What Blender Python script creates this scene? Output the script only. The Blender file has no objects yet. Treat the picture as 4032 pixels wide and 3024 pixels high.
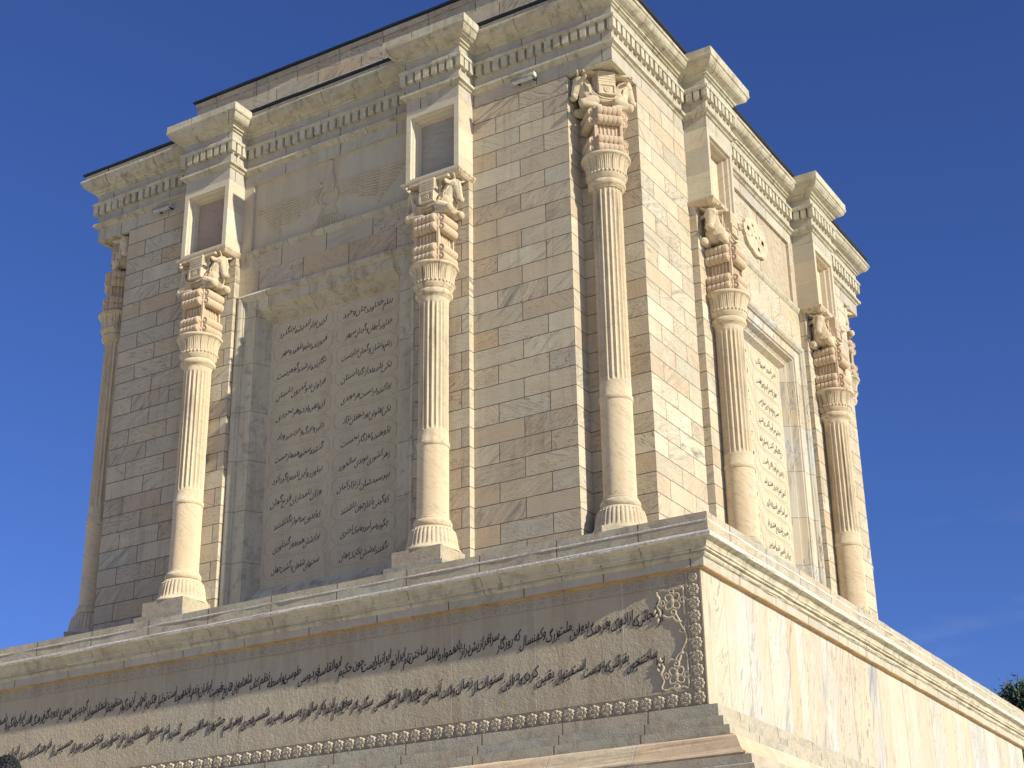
import bpy, bmesh, math, random
from mathutils import Vector, Matrix, noise as mnoise
random.seed(7)
S = bpy.context.scene
R = math.radians

# ------------------------------------------------------------------ camera
cam = bpy.data.objects.new('camera', bpy.data.cameras.new('camera'))
S.collection.objects.link(cam)
cam.data.sensor_width = 36.0
cam.data.lens = 6211.86 / 4032 * 36
cam.data.clip_end = 3000
_y, _p, _r = R(31.0002), R(23.3004), R(-0.866)
_F = Vector((-math.sin(_y) * math.cos(_p), math.cos(_y) * math.cos(_p), math.sin(_p)))
_R = Vector((math.cos(_y), math.sin(_y), 0)); _U = _R.cross(_F)
_R2 = math.cos(_r) * _R + math.sin(_r) * _U
_U2 = -math.sin(_r) * _R + math.cos(_r) * _U
CAM = Vector((10.0536, -20.198, -6.5723))
cam.matrix_world = Matrix(((_R2.x, _U2.x, -_F.x, CAM.x), (_R2.y, _U2.y, -_F.y, CAM.y), (_R2.z, _U2.z, -_F.z, CAM.z), (0, 0, 0, 1)))
S.camera = cam

def px_ray(u, v):
    f = 6211.86
    return _F + _R2 * ((u - 2016) / f) - _U2 * ((v - 1512) / f)

# ------------------------------------------------------------------ light
SUN = Vector((1.0, -0.118, 0.45)).normalized()
EL = math.asin(SUN.z); AZ = math.atan2(SUN.x, SUN.y)      # azimuth clockwise from +Y
W = bpy.data.worlds.new('World'); S.world = W; W.use_nodes = True
wn = W.node_tree; wn.nodes.clear()
wo = wn.nodes.new('ShaderNodeOutputWorld'); bg = wn.nodes.new('ShaderNodeBackground')
sky = wn.nodes.new('ShaderNodeTexSky'); sky.sky_type = 'NISHITA'; sky.sun_disc = False
sky.sun_elevation = EL; sky.sun_rotation = AZ
sky.altitude = 1000; sky.air_density = 1.0; sky.dust_density = 0.3; sky.ozone_density = 4.0
bg.inputs[1].default_value = 0.078
# a few faint wisps of cloud low on the right
tc = wn.nodes.new('ShaderNodeTexCoord'); mp = wn.nodes.new('ShaderNodeMapping')
mp.inputs['Scale'].default_value = (2.0, 2.0, 9.0)
cn = wn.nodes.new('ShaderNodeTexNoise'); cn.inputs['Scale'].default_value = 2.2; cn.inputs['Detail'].default_value = 6
cr = wn.nodes.new('ShaderNodeValToRGB'); cr.color_ramp.elements[0].position = 0.52; cr.color_ramp.elements[1].position = 0.8
sx = wn.nodes.new('ShaderNodeSeparateXYZ'); mr = wn.nodes.new('ShaderNodeMapRange')
mr.inputs[1].default_value = 0.34; mr.inputs[2].default_value = 0.2; mr.inputs[3].default_value = 0; mr.inputs[4].default_value = 0.22
mu = wn.nodes.new('ShaderNodeMath'); mu.operation = 'MULTIPLY'
mx = wn.nodes.new('ShaderNodeMix'); mx.data_type = 'RGBA'; mx.inputs['B'].default_value = (7, 7.4, 8.6, 1)
L = wn.links.new
L(tc.outputs['Generated'], mp.inputs[0]); L(mp.outputs[0], cn.inputs['Vector']); L(cn.outputs[0], cr.inputs[0])
L(tc.outputs['Generated'], sx.inputs[0]); L(sx.outputs['Z'], mr.inputs[0]); L(cr.outputs[0], mu.inputs[0]); L(mr.outputs[0], mu.inputs[1])
tint = wn.nodes.new('ShaderNodeMix'); tint.data_type = 'RGBA'; tint.blend_type = 'MULTIPLY'; tint.inputs['Factor'].default_value = 1.0; tint.inputs['B'].default_value = (0.54, 0.66, 1.1, 1)
L(sky.outputs[0], tint.inputs['A']); L(tint.outputs['Result'], mx.inputs['A']); L(mu.outputs[0], mx.inputs['Factor']); L(mx.outputs['Result'], bg.inputs[0]); L(bg.outputs[0], wo.inputs[0])
sl = bpy.data.lights.new('sun', 'SUN'); sl.energy = 5.0; sl.angle = R(0.5); sl.color = (1.0, 0.95, 0.81)
so = bpy.data.objects.new('sun', sl); S.collection.objects.link(so)
so.rotation_euler = SUN.to_track_quat('Z', 'Y').to_euler()
S.view_settings.view_transform = 'Standard'; S.view_settings.look = 'None'
S.view_settings.exposure = 0.58; S.view_settings.gamma = 1.0

# ------------------------------------------------------------------ materials
def new_mat(name):
    m = bpy.data.materials.new(name); m.use_nodes = True
    nt = m.node_tree
    return m, nt, nt.nodes['Principled BSDF']

class NB:
    """tiny node builder"""
    def __init__(s, nt): s.nt = nt
    def n(s, t, **k):
        x = s.nt.nodes.new(t)
        for a, b in k.items(): setattr(x, a, b)
        return x
    def l(s, a, b): s.nt.links.new(a, b)
    def m(s, op, a, b=None, c=None, clamp=False):
        x = s.n('ShaderNodeMath', operation=op); x.use_clamp = clamp
        for i, v in enumerate((a, b, c)):
            if v is None: continue
            if isinstance(v, (int, float)): x.inputs[i].default_value = v
            else: s.l(v, x.inputs[i])
        return x.outputs[0]
    def mix(s, f, a, b, blend='MIX'):
        x = s.n('ShaderNodeMix', data_type='RGBA', blend_type=blend)
        for nm, v in (('Factor', f), ('A', a), ('B', b)):
            if isinstance(v, (int, float)): x.inputs[nm].default_value = v
            elif isinstance(v, tuple): x.inputs[nm].default_value = (*v, 1)
            else: s.l(v, x.inputs[nm])
        return x.outputs['Result']
    def ramp(s, f, stops, interp='LINEAR'):
        x = s.n('ShaderNodeValToRGB'); cr = x.color_ramp; cr.interpolation = interp
        while len(cr.elements) < len(stops): cr.elements.new(0.5)
        for e, (p, c) in zip(cr.elements, stops):
            e.position = p
            e.color = (c, c, c, 1) if isinstance(c, (int, float)) else (*c, 1)
        s.l(f, x.inputs[0]); return x.outputs[0]
    def noise(s, vec, scale, detail=5, rough=0.55, dist=0.0):
        x = s.n('ShaderNodeTexNoise'); s.l(vec, x.inputs['Vector'])
        x.inputs['Scale'].default_value = scale; x.inputs['Detail'].default_value = detail
        x.inputs['Roughness'].default_value = rough; x.inputs['Distortion'].default_value = dist
        return x.outputs[0]

def stone(name, tints, lu=0.96, lv=0.3418, jw=0.005, joint=(0.13, 0.105, 0.08), vein=0.5, vein_col=(0.17, 0.16, 0.16),
          vein_dir='RANDOM', stain=0.35, stain_col=(0.36, 0.24, 0.13), rough=0.62, bump=0.25, grain=14.0, grain_amt=0.1, dirt=0.0, tooth=0.0014, tooth_scale=55.0, streak=0.0, even=0.0):
    m, nt, P = new_mat(name); b = NB(nt)
    uv = b.n('ShaderNodeUVMap'); s = b.n('ShaderNodeSeparateXYZ'); b.l(uv.outputs[0], s.inputs[0])
    u, v = s.outputs[0], s.outputs[1]
    row = b.m('FLOOR', v)
    par = b.m('MULTIPLY', b.m('FLOORED_MODULO', row, 2.0), 0.5)
    par = b.m('SUBTRACT', 0.5, par)
    uu = b.m('ADD', u, par); col = b.m('FLOOR', uu)
    fu = b.m('SUBTRACT', uu, col); fv = b.m('SUBTRACT', v, row)
    geo = b.n('ShaderNodeNewGeometry'); pos = geo.outputs['Position']
    wob = b.m('MULTIPLY', b.m('SUBTRACT', b.noise(pos, 9.0, 3), 0.5), 0.008)
    du = b.m('MULTIPLY', b.m('MINIMUM', fu, b.m('SUBTRACT', 1.0, fu)), lu)
    dv = b.m('MULTIPLY', b.m('MINIMUM', fv, b.m('SUBTRACT', 1.0, fv)), lv)
    d = b.m('ADD', b.m('MINIMUM', du, dv), wob)
    jm = b.n('ShaderNodeMapRange'); b.l(d, jm.inputs[0]); jm.inputs[1].default_value = jw; jm.inputs[2].default_value = jw * 1.9
    jm.inputs[3].default_value = 1.0; jm.inputs[4].default_value = 0.0
    idv = b.n('ShaderNodeCombineXYZ'); b.l(col, idv.inputs[0]); b.l(row, idv.inputs[1])
    wnz = b.n('ShaderNodeTexWhiteNoise', noise_dimensions='3D'); b.l(idv.outputs[0], wnz.inputs['Vector'])
    rv, rc = wnz.outputs['Value'], wnz.outputs['Color']
    mean = [sum(t[i] for t in tints) / len(tints) for i in range(3)]
    tints = [tuple(t[i] + (mean[i] - t[i]) * even for i in range(3)) for t in tints]
    tints = [(t[0] * 1.01, t[1] * 1.005, t[2] * 0.93) for t in tints]; n = len(tints)
    base = b.ramp(rv, [((i + 0.5) / n if 0 < i < n - 1 else (0.0 if i == 0 else 1.0), t) for i, t in enumerate(tints)])
    # cloudy variation within the block
    ofs = b.n('ShaderNodeVectorMath', operation='MULTIPLY_ADD'); b.l(rc, ofs.inputs[0]); ofs.inputs[1].default_value = (31, 31, 31); b.l(pos, ofs.inputs[2])
    cl = b.noise(ofs.outputs[0], 1.7, 4, 0.6, 0.6)
    base = b.mix(b.ramp(cl, [(0.35, 0.0), (0.7, 0.55)]), base, tints[n // 2])
    # veins : streaky noise turned by a random angle for each block
    rot = b.n('ShaderNodeVectorRotate', rotation_type='EULER_XYZ'); b.l(ofs.outputs[0], rot.inputs['Vector'])
    if vein_dir == 'RANDOM':
        e = b.n('ShaderNodeVectorMath', operation='MULTIPLY_ADD'); b.l(rc, e.inputs[0]); e.inputs[1].default_value = (1.7, 1.7, 1.4); e.inputs[2].default_value = (-0.85, -0.85, -0.7); b.l(e.outputs[0], rot.inputs['Rotation'])
        sc = (1.3, 1.3, 9.0)
    else:
        e = b.n('ShaderNodeVectorMath', operation='MULTIPLY'); b.l(rc, e.inputs[0]); e.inputs[1].default_value = (0.55, 0.1, 0.3); b.l(e.outputs[0], rot.inputs['Rotation'])
        sc = (5.0, 5.0, 0.55)
    vm = b.n('ShaderNodeVectorMath', operation='MULTIPLY'); b.l(rot.outputs[0], vm.inputs[0]); vm.inputs[1].default_value = sc
    vn = b.noise(vm.outputs[0], 1.0, 7, 0.62, 1.1)
    sep = b.n('ShaderNodeSeparateColor'); b.l(rc, sep.inputs[0])
    vs = b.m('MULTIPLY', b.m('POWER', sep.outputs[1], 1.6), vein)
    soft = b.m('MULTIPLY', b.ramp(vn, [(0.5, 0.0), (0.72, 1.0)]), vs)
    base = b.mix(b.m('MULTIPLY', soft, 0.75), base, vein_col)
    thin = b.m('MULTIPLY', b.ramp(vn, [(0.455, 0.0), (0.475, 1.0), (0.495, 0.0)]), b.m('MULTIPLY', sep.outputs[2], vein))
    base = b.mix(b.m('MULTIPLY', thin, 0.6), base, tuple(x * 0.6 for x in vein_col))
    # rare black blotches of weathering
    bl = b.noise(pos, 2.6, 6, 0.7, 1.5)
    base = b.mix(b.m('MULTIPLY', b.ramp(bl, [(0.70, 0.0), (0.76, 1.0)]), 0.55), base, (0.06, 0.055, 0.05))
    # run-off stains : vertical
    sm = b.n('ShaderNodeVectorMath', operation='MULTIPLY'); b.l(pos, sm.inputs[0]); sm.inputs[1].default_value = (2.2, 2.2, 0.45)
    st = b.noise(sm.outputs[0], 1.6, 6, 0.65, 0.4)
    base = b.mix(b.m('MULTIPLY', b.ramp(st, [(0.46, 0.0), (0.7, 1.0)]), stain), base, stain_col)
    if streak:      # narrow dark runs left by rain
        sv = b.n('ShaderNodeVectorMath', operation='MULTIPLY'); b.l(pos, sv.inputs[0]); sv.inputs[1].default_value = (6.0, 6.0, 0.4)
        sn = b.noise(sv.outputs[0], 1.5, 6, 0.6, 0.3)
        gate = b.noise(pos, 0.55, 2)
        f = b.m('MULTIPLY', b.ramp(sn, [(0.52, 0.0), (0.66, 1.0)]), b.ramp(gate, [(0.45, 0.0), (0.6, 1.0)]))
        base = b.mix(b.m('MULTIPLY', f, streak), base, (0.13, 0.095, 0.065))
    if dirt:
        dn = b.noise(pos, 5.0, 8, 0.7, 0.8)
        base = b.mix(b.m('MULTIPLY', b.ramp(dn, [(0.5, 0.0), (0.68, 1.0)]), dirt), base, (0.09, 0.075, 0.06))
    gn = b.noise(pos, grain * 6, 5, 0.7)
    base = b.mix(grain_amt, base, b.ramp(gn, [(0.3, 0.1), (0.7, 0.9)]), 'OVERLAY')
    base = b.mix(jm.outputs[0], base, joint)
    b.l(base, P.inputs['Base Color'])
    P.inputs['Roughness'].default_value = rough; P.inputs['Specular IOR Level'].default_value = 0.3
    if 'Diffuse Roughness' in P.inputs: P.inputs['Diffuse Roughness'].default_value = 1.0
    h = b.m('SUBTRACT', b.m('MULTIPLY', b.noise(pos, grain, 6, 0.65), 0.01), b.m('MULTIPLY', jm.outputs[0], 0.006))
    h = b.m('ADD', h, b.m('MULTIPLY', b.noise(ofs.outputs[0], 2.3, 2), 0.012))
    h = b.m('ADD', b.m('MULTIPLY', h, bump), b.m('MULTIPLY', b.noise(pos, tooth_scale, 2, 0.6), tooth))     # tool marks of the dressed face
    bp = b.n('ShaderNodeBump'); bp.inputs['Strength'].default_value = 1.0; bp.inputs['Distance'].default_value = 1.0
    b.l(h, bp.inputs['Height']); b.l(bp.outputs[0], P.inputs['Normal'])
    return m

beige, grey, pink, ochre, white, greyg = (0.60, 0.525, 0.40), (0.53, 0.50, 0.42), (0.50, 0.395, 0.285), (0.58, 0.43, 0.26), (0.66, 0.615, 0.5), (0.46, 0.44, 0.365)
M = {}
M['ashlar'] = stone('ashlar marble', [beige, pink, beige, grey, beige, white, (0.52, 0.42, 0.32), greyg, beige, ochre, grey, pink, beige], vein=1.5, vein_col=(0.2, 0.19, 0.165), stain=0.2, bump=0.35, tooth=0.0095, tooth_scale=60, even=0.2, streak=0.25)
M['mould'] = stone('weathered moulding', [(0.57, 0.525, 0.42), (0.53, 0.47, 0.36), (0.54, 0.51, 0.415), (0.6, 0.55, 0.44), (0.5, 0.46, 0.365)], lu=1.25, jw=0.0045, vein=0.25, stain=0.45, stain_col=(0.34, 0.25, 0.145), bump=0.4, dirt=0.42, joint=(0.2, 0.16, 0.1), tooth=0.003, streak=0.5)
M['grey_mould'] = stone('grey frieze stone', [grey, greyg, (0.5, 0.45, 0.38), (0.4, 0.39, 0.37)], lu=0.9, jw=0.004, vein=0.5, stain=0.3, bump=0.35, dirt=0.15, tooth=0.004, streak=0.3)
M['carved'] = stone('carved cream marble', [(0.64, 0.55, 0.41), (0.62, 0.52, 0.38), (0.63, 0.56, 0.44)], lu=50, jw=0.0001, vein=0.6, stain=0.45, stain_col=(0.5, 0.34, 0.2), bump=0.3, grain=22, dirt=0.12, streak=0.6)
M['carved_pink'] = stone('carved rose marble', [(0.58, 0.46, 0.34), (0.56, 0.44, 0.32), (0.6, 0.49, 0.37)], lu=50, jw=0.0001, vein=0.2, stain=0.4, stain_col=(0.46, 0.29, 0.17), bump=0.3, grain=22)
M['slab'] = stone('veined slab marble', [(0.54, 0.545, 0.525), (0.56, 0.49, 0.37), (0.5, 0.515, 0.52), (0.55, 0.43, 0.29), (0.46, 0.475, 0.485), (0.55, 0.55, 0.53), (0.56, 0.5, 0.4)], lu=1.0, jw=0.005, joint=(0.3, 0.25, 0.19), vein=2.0, vein_dir='V', vein_col=(0.27, 0.265, 0.26), stain=0.3, stain_col=(0.56, 0.42, 0.27), bump=0.15, rough=0.5, streak=0.15)
M['rough'] = stone('bush hammered stone', [(0.46, 0.40, 0.31), (0.47, 0.385, 0.285), (0.43, 0.39, 0.315), (0.48, 0.40, 0.3), (0.47, 0.42, 0.335)], lu=1.36, jw=0.006, joint=(0.56, 0.5, 0.4), vein=0.12, stain=0.45, stain_col=(0.33, 0.235, 0.155), bump=1.6, grain=16, rough=0.8, grain_amt=0.2, tooth=0.0075, tooth_scale=46, streak=0.3)
M['relief'] = stone('carved relief stone', [(0.55, 0.48, 0.37), (0.54, 0.46, 0.35), (0.56, 0.5, 0.4)], lu=50, jw=0.0001, vein=0.1, stain=0.3, stain_col=(0.36, 0.26, 0.17), bump=0.2, tooth=0.002)
M['drum'] = stone('swirled drum marble', [(0.63, 0.54, 0.4), (0.64, 0.52, 0.37), (0.62, 0.56, 0.44)], lu=50, jw=0.0001, vein=0.9, vein_col=(0.34, 0.29, 0.23), stain=0.35, stain_col=(0.52, 0.36, 0.21), bump=0.25, grain=22)
M['tablet'] = stone('tablet marble', [(0.56, 0.5, 0.385), (0.57, 0.49, 0.365), (0.53, 0.5, 0.41)], lu=50, jw=0.0001, vein=0.3, stain=0.4, stain_col=(0.38, 0.31, 0.23), bump=0.25, grain=18, tooth=0.005)
M['greyrose'] = stone('grey rose panel', [(0.42, 0.32, 0.265), (0.41, 0.32, 0.27)], lu=50, jw=0.0001, vein=0.9, vein_col=(0.26, 0.24, 0.22), stain=0.35, bump=0.3, tooth=0.003)
M['greypanel'] = stone('veined grey panel', [(0.4, 0.375, 0.34), (0.38, 0.37, 0.34)], lu=50, jw=0.0001, vein=0.9, vein_col=(0.26, 0.24, 0.22), stain=0.35, bump=0.3, tooth=0.003)
M['step'] = stone('step stone', [(0.46, 0.42, 0.34), (0.5, 0.42, 0.31), (0.43, 0.41, 0.35), (0.52, 0.42, 0.3), (0.47, 0.44, 0.37)], lu=1.1, jw=0.007, vein=0.9, stain=0.5, stain_col=(0.36, 0.26, 0.17), bump=0.5, dirt=0.35, joint=(0.2, 0.16, 0.11), tooth=0.006)
M['warm'] = stone('warm rose stone', [(0.56, 0.45, 0.32), (0.52, 0.5, 0.43), (0.57, 0.43, 0.3), (0.55, 0.46, 0.34)], lu=1.25, jw=0.007, vein=0.5, stain=0.4, stain_col=(0.42, 0.27, 0.16), bump=0.35, dirt=0.2, joint=(0.5, 0.44, 0.35), tooth=0.004)
M['rust'] = stone('rust stained soffit', [(0.5, 0.33, 0.14), (0.46, 0.3, 0.14), (0.48, 0.36, 0.2)], lu=1.25, vein=0.2, stain=0.5, stain_col=(0.22, 0.14, 0.07), dirt=0.3)
M['floor'] = stone('terrace paving', [(0.42, 0.37, 0.3), (0.45, 0.4, 0.32), (0.38, 0.35, 0.3)], lu=1.0, lv=1.0, vein=0.2, stain=0.1, bump=0.3)

def plain(name, col, rough=0.6, metallic=0.0, var=0.25, scale=8.0, bump=0.0):
    m, nt, P = new_mat(name); b = NB(nt)
    g = b.n('ShaderNodeNewGeometry')
    nz = b.noise(g.outputs['Position'], scale, 5, 0.6)
    c = b.mix(b.ramp(nz, [(0.3, 0.0), (0.7, 1.0)]), tuple(x * (1 - var) for x in col), tuple(min(1, x * (1 + var)) for x in col))
    b.l(c, P.inputs['Base Color']); P.inputs['Roughness'].default_value = rough; P.inputs['Metallic'].default_value = metallic
    if bump:
        bp = b.n('ShaderNodeBump'); bp.inputs['Strength'].default_value = bump; bp.inputs['Distance'].default_value = 0.02
        b.l(nz, bp.inputs['Height']); b.l(bp.outputs[0], P.inputs['Normal'])
    return m
M['ink'] = plain('black letter paint', (0.012, 0.011, 0.012), 0.55)
M['inkside'] = plain('worn letter edge', (0.16, 0.135, 0.105), 0.8)
M['flash'] = plain('dark roof flashing', (0.018, 0.02, 0.026), 0.5)
M['mortar'] = plain('pale mortar', (0.55, 0.5, 0.41), 0.9, bump=0.6, scale=20)
M['hole_shade'] = plain('painted hole shade', (0.05, 0.043, 0.033), 0.9)  # dark colour standing in for the shade inside the grille holes
M['lamp'] = plain('lamp housing', (0.24, 0.24, 0.22), 0.45)
M['lampglass'] = plain('lamp glass', (0.6, 0.58, 0.5), 0.15)
M['skin'] = plain('skin', (0.42, 0.26, 0.18), 0.55, var=0.08)
M['hair'] = plain('hair', (0.010, 0.009, 0.010), 0.5, var=0.5, scale=60)
M['shirt'] = plain('shirt cloth', (0.05, 0.06, 0.09), 0.9, var=0.15, scale=30)
M['trousers'] = plain('trouser cloth', (0.035, 0.035, 0.04), 0.9, var=0.15, scale=30)
M['leaf'] = plain('pine needles', (0.022, 0.045, 0.022), 0.7, var=0.55, scale=1.5)
M['bark'] = plain('bark', (0.08, 0.055, 0.035), 0.9, var=0.4, scale=6, bump=0.5)
M['ground'] = plain('pale paving', (0.64, 0.58, 0.44), 0.85, var=0.12, scale=0.6)

# ------------------------------------------------------------------ mesh builder
class MB:
    def __init__(s): s.v = []; s.f = []; s.uv = []; s.mi = []; s.sm = []
    def face(s, pts, uvs=None, mi=0, smooth=False):
        k = len(s.v); s.v.extend([tuple(p) for p in pts]); s.f.append(list(range(k, k + len(pts))))
        s.uv.extend(uvs if uvs else [(0.25, 0.5)] * len(pts)); s.mi.append(mi); s.sm.append(smooth)
    def grid(s, rows, uvrows, closed=False, mi=0, smooth=True):
        """rows of points sharing vertices"""
        k = len(s.v); n = len(rows[0])
        for r in rows: s.v.extend([tuple(p) for p in r])
        for i in range(len(rows) - 1):
            for j in range(n if closed else n - 1):
                j2 = (j + 1) % n
                s.f.append([k + i * n + j, k + i * n + j2, k + (i + 1) * n + j2, k + (i + 1) * n + j])
                if uvrows is None: s.uv.extend([(0.25, 0.5)] * 4)
                else: s.uv.extend([uvrows[i][j], uvrows[i][j2], uvrows[i + 1][j2], uvrows[i + 1][j]])
                s.mi.append(mi); s.sm.append(smooth)
    def box(s, x0, x1, y0, y1, z0, z1, mi=0, T=None, uv=None, top=True, bottom=True):
        c = [(x0, y0, z0), (x1, y0, z0), (x1, y1, z0), (x0, y1, z0), (x0, y0, z1), (x1, y0, z1), (x1, y1, z1), (x0, y1, z1)]
        if T: c = [T(*p) for p in c]
        q = [(0, 1, 5, 4), (1, 2, 6, 5), (2, 3, 7, 6), (3, 0, 4, 7)]
        if top: q.append((4, 5, 6, 7))
        if bottom: q.append((3, 2, 1, 0))
        for f in q: s.face([c[i] for i in f], [uv] * 4 if uv else None, mi)
    def mesh(s, name, mats):
        me = bpy.data.meshes.new(name); me.from_pydata(s.v, [], s.f)
        ul = me.uv_layers.new(name='UVMap')
        ul.data.foreach_set('uv', [c for p in s.uv for c in p])
        me.polygons.foreach_set('material_index', s.mi); me.polygons.foreach_set('use_smooth', s.sm)
        for m in mats: me.materials.append(m)
        me.validate(clean_customdata=False); me.update()
        return me

def fix_normals(me):
    bm = bmesh.new(); bm.from_mesh(me); bmesh.ops.recalc_face_normals(bm, faces=bm.faces[:]); bm.to_mesh(me); bm.free(); return me

def link(name, data, parent=None, loc=(0, 0, 0), rz=0.0):
    o = bpy.data.objects.new(name, data); S.collection.objects.link(o); o.location = loc; o.rotation_euler = (0, 0, rz)
    if parent: o.parent = parent
    return o
def tag(o, label, cat=None, group=None):
    o['label'] = label
    if cat: o['category'] = cat
    if group: o['group'] = group
    return o

ROOTLOC = Vector((-6, 6, -6.2))
root = link('mausoleum', None, loc=ROOTLOC)
tag(root, 'cream marble mausoleum on a tall podium with bull capital columns and black carved inscriptions', 'building')
def part(name, mb, mats, parent=root, recalc=False):
    me = mb.mesh(name, mats)
    if recalc: fix_normals(me)
    o = link(name, me, parent)
    p = parent; off = Vector((0, 0, 0))
    o.location = -ROOTLOC if parent is root else (0, 0, 0)
    return o

def side(k):
    """(s, d, z) on side k -> world.  s runs along the face, d is outward"""
    c, sn = (1, 0, -1, 0)[k], (0, 1, 0, -1)[k]
    def T(s, d, z):
        x, y = s - 6.0, -6.0 - d
        return (-6.0 + c * x - sn * y, 6.0 + sn * x + c * y, z)
    return T
def vz(z): return (z - 0.896) / 0.3418 + 40.0     # course number of the ashlar

def sweep(mb, path, prof, lu=1.25, sub=0.4, jit=0.003, u0=0.0, skip=None):
    """closed mitred sweep. path: CCW [(x,y)], prof: [(off, z, row, mat)] ; row/mat belong to the strip that starts there"""
    n = len(path); cols = []
    N = []
    for i in range(n):
        a, c = Vector(path[i]), Vector(path[(i + 1) % n]); d = (c - a).normalized(); N.append(Vector((d.y, -d.x)))
    dist = 0.0
    for i in range(n):
        a, c = Vector(path[i]), Vector(path[(i + 1) % n]); n0, n1 = N[i - 1], N[i]
        m = (n0 + n1) / (1 + n0.dot(n1)); ln = (c - a).length
        k = max(1, int(ln / sub))
        for j in range(k):
            t = j / k
            mm = m if j == 0 else n1
            cols.append((a.lerp(c, t), mm, (dist + ln * t) / lu + u0, j == 0, i))
        dist += ln
    last = (cols[0][0], cols[0][1], dist / lu + u0, True, cols[-1][4])
    seq = cols + [last]
    J = {}
    def pt(ci, pi):
        p, mm, u, cor, si = seq[ci]; off, z = prof[pi][0], prof[pi][1]
        ci2 = ci % (len(seq) - 1)
        key = (ci2, pi)
        if key not in J: J[key] = (random.gauss(0, jit), random.gauss(0, jit * 0.8))
        jo, jz = J[key]
        q = p + mm * (off + jo)
        return (q.x, q.y, z + jz)
    for ci in range(len(seq) - 1):
        for pi in range(len(prof) - 1):
            row, mt = prof[pi][2], prof[pi][3]
            if skip and skip(ci, pi): continue
            ua, ub = seq[ci][2], seq[ci + 1][2]
            v = row + 0.5
            mb.face([pt(ci, pi), pt(ci + 1, pi), pt(ci + 1, pi + 1), pt(ci, pi + 1)], [(ua, v), (ub, v), (ub, v), (ua, v)], mt)
    return [pt(i, len(prof) - 1) for i in range(len(seq) - 1)]

def loops(mb, T, lps, mi=0, fill=None, uvf=None):
    """nested rectangles (s0,s1,z0,z1,d[,mat]) on a side, bridged one into the next"""
    uvf = uvf or (lambda s, z: (0.25, 0.5))
    for a, c in zip(lps, lps[1:]):
        A = [(a[0], a[2], a[4]), (a[1], a[2], a[4]), (a[1], a[3], a[4]), (a[0], a[3], a[4])]
        B = [(c[0], c[2], c[4]), (c[1], c[2], c[4]), (c[1], c[3], c[4]), (c[0], c[3], c[4])]
        mt = a[5] if len(a) > 5 else mi
        for i in range(4):
            j = (i + 1) % 4
            q = [A[i], A[j], B[j], B[i]]
            mb.face([T(p[0], p[2], p[1]) for p in q], [uvf(p[0], p[1], i) if uvf.__code__.co_argcount > 2 else uvf(p[0], p[1]) for p in q], mt)
    if fill is not None:
        c = lps[-1]; q = [(c[0], c[2]), (c[1], c[2]), (c[1], c[3]), (c[0], c[3])]
        mb.face([T(p[0], c[4], p[1]) for p in q], [uvf(*p) for p in q], fill)

U1, U2, U3, U4 = 2.818, 3.93, 8.07, 9.182
PIL, BLK, NOT, INN = 0.135, 0.46, 0.89, 0.42
ZA = 9.132
def poly(pts_side):
    out = []
    for k in range(4):
        T = side(k)
        for (s, d) in pts_side: out.append(T(s, d, 0)[:2])
    return out

# ------------------------------------------------------------------ podium
Q = 1.887; QL = 12 + 2 * Q
PODP = [(-12 - Q, -Q), (Q, -Q), (Q, 12 + Q), (-12 - Q, 12 + Q)]
mb = MB()
joints = [-1.887, -1.54, -0.82, -0.1, 0.65, 1.33, 1.9, 2.77, 4.4, 5.4, 6.9, 8.4, 9.6, 10.5, 11.6, 12.25, 13.2, 13.887]
for i, (a, c) in enumerate(zip(joints, joints[1:])):
    u = [(i * 2 + 0.5, 3.5), (i * 2 + 1.5, 3.5)]
    mb.face([(Q, a, -2.46), (Q, c, -2.46), (Q, c, -0.66), (Q, a, -0.66)], [(u[0][0], 0.04 + 3), (u[1][0], 3.04), (u[1][0], 3.97), (u[0][0], 3.97)])
    y2 = 12 - a
    for X0, X1, fl in ((Q - (a + Q), Q - (c + Q), 0),):
        mb.face([(X0, 12 + Q, -2.46), (X1, 12 + Q, -2.46), (X1, 12 + Q, -0.66), (X0, 12 + Q, -0.66)], [(u[0][0] + 50, 5.04), (u[1][0] + 50, 5.04), (u[1][0] + 50, 5.97), (u[0][0] + 50, 5.97)])
    mb.face([(-12 - Q, 12 - a, -2.46), (-12 - Q, 12 - c, -2.46), (-12 - Q, 12 - c, -0.66), (-12 - Q, 12 - a, -0.66)], [(u[0][0] + 90, 5.04), (u[1][0] + 90, 5.04), (u[1][0] + 90, 5.97), (u[0][0] + 90, 5.97)])
part('podium_wall', mb, [M['slab']])

mb = MB()
def arc(o0, z0, o1, z1, bulge, n, row, mt):
    out = []
    dx, dz = o1 - o0, z1 - z0
    for i in range(n):
        t = i / n; k = math.sin(math.pi * t) * bulge
        ln = math.hypot(dx, dz)
        out.append((o0 + dx * t + dz / ln * k, z0 + dz * t - dx / ln * k, row, mt))
    return out
prof = [(-0.02, -0.668, 1, 4), (0.07, -0.658, 1, 4), (0.077, -0.645, 2, 1), (0.08, -0.53, 3, 0)]
prof += arc(0.085, -0.527, 0.105, -0.455, 0.028, 6, 3, 0)
prof += [(0.105, -0.455, 4, 0), (0.15, -0.45, 4, 0), (0.152, -0.425, 5, 0), (0.17, -0.415, 5, 0)]
prof += arc(0.175, -0.385, 0.274, -0.315, -0.022, 6, 5, 0)
prof += arc(0.274, -0.315, 0.265, -0.238, 0.018, 5, 6, 3)
prof += [(0.24, -0.236, 7, 2), (0.24, -0.112, 8, 3), (0.25, -0.105, 8, 3), (0.247, -0.086, 9, 2), (0.236, -0.084, 9, 2), (0.236, 0.013, 10, 2), (-2.6, 0.02, 10, 2)]
ring = sweep(mb, PODP, prof, sub=0.3, jit=0.0035)
part('podium_cornice', mb, [M['mould'], M['grey_mould'], M['step'], M['mortar'], M['rust']])

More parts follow.
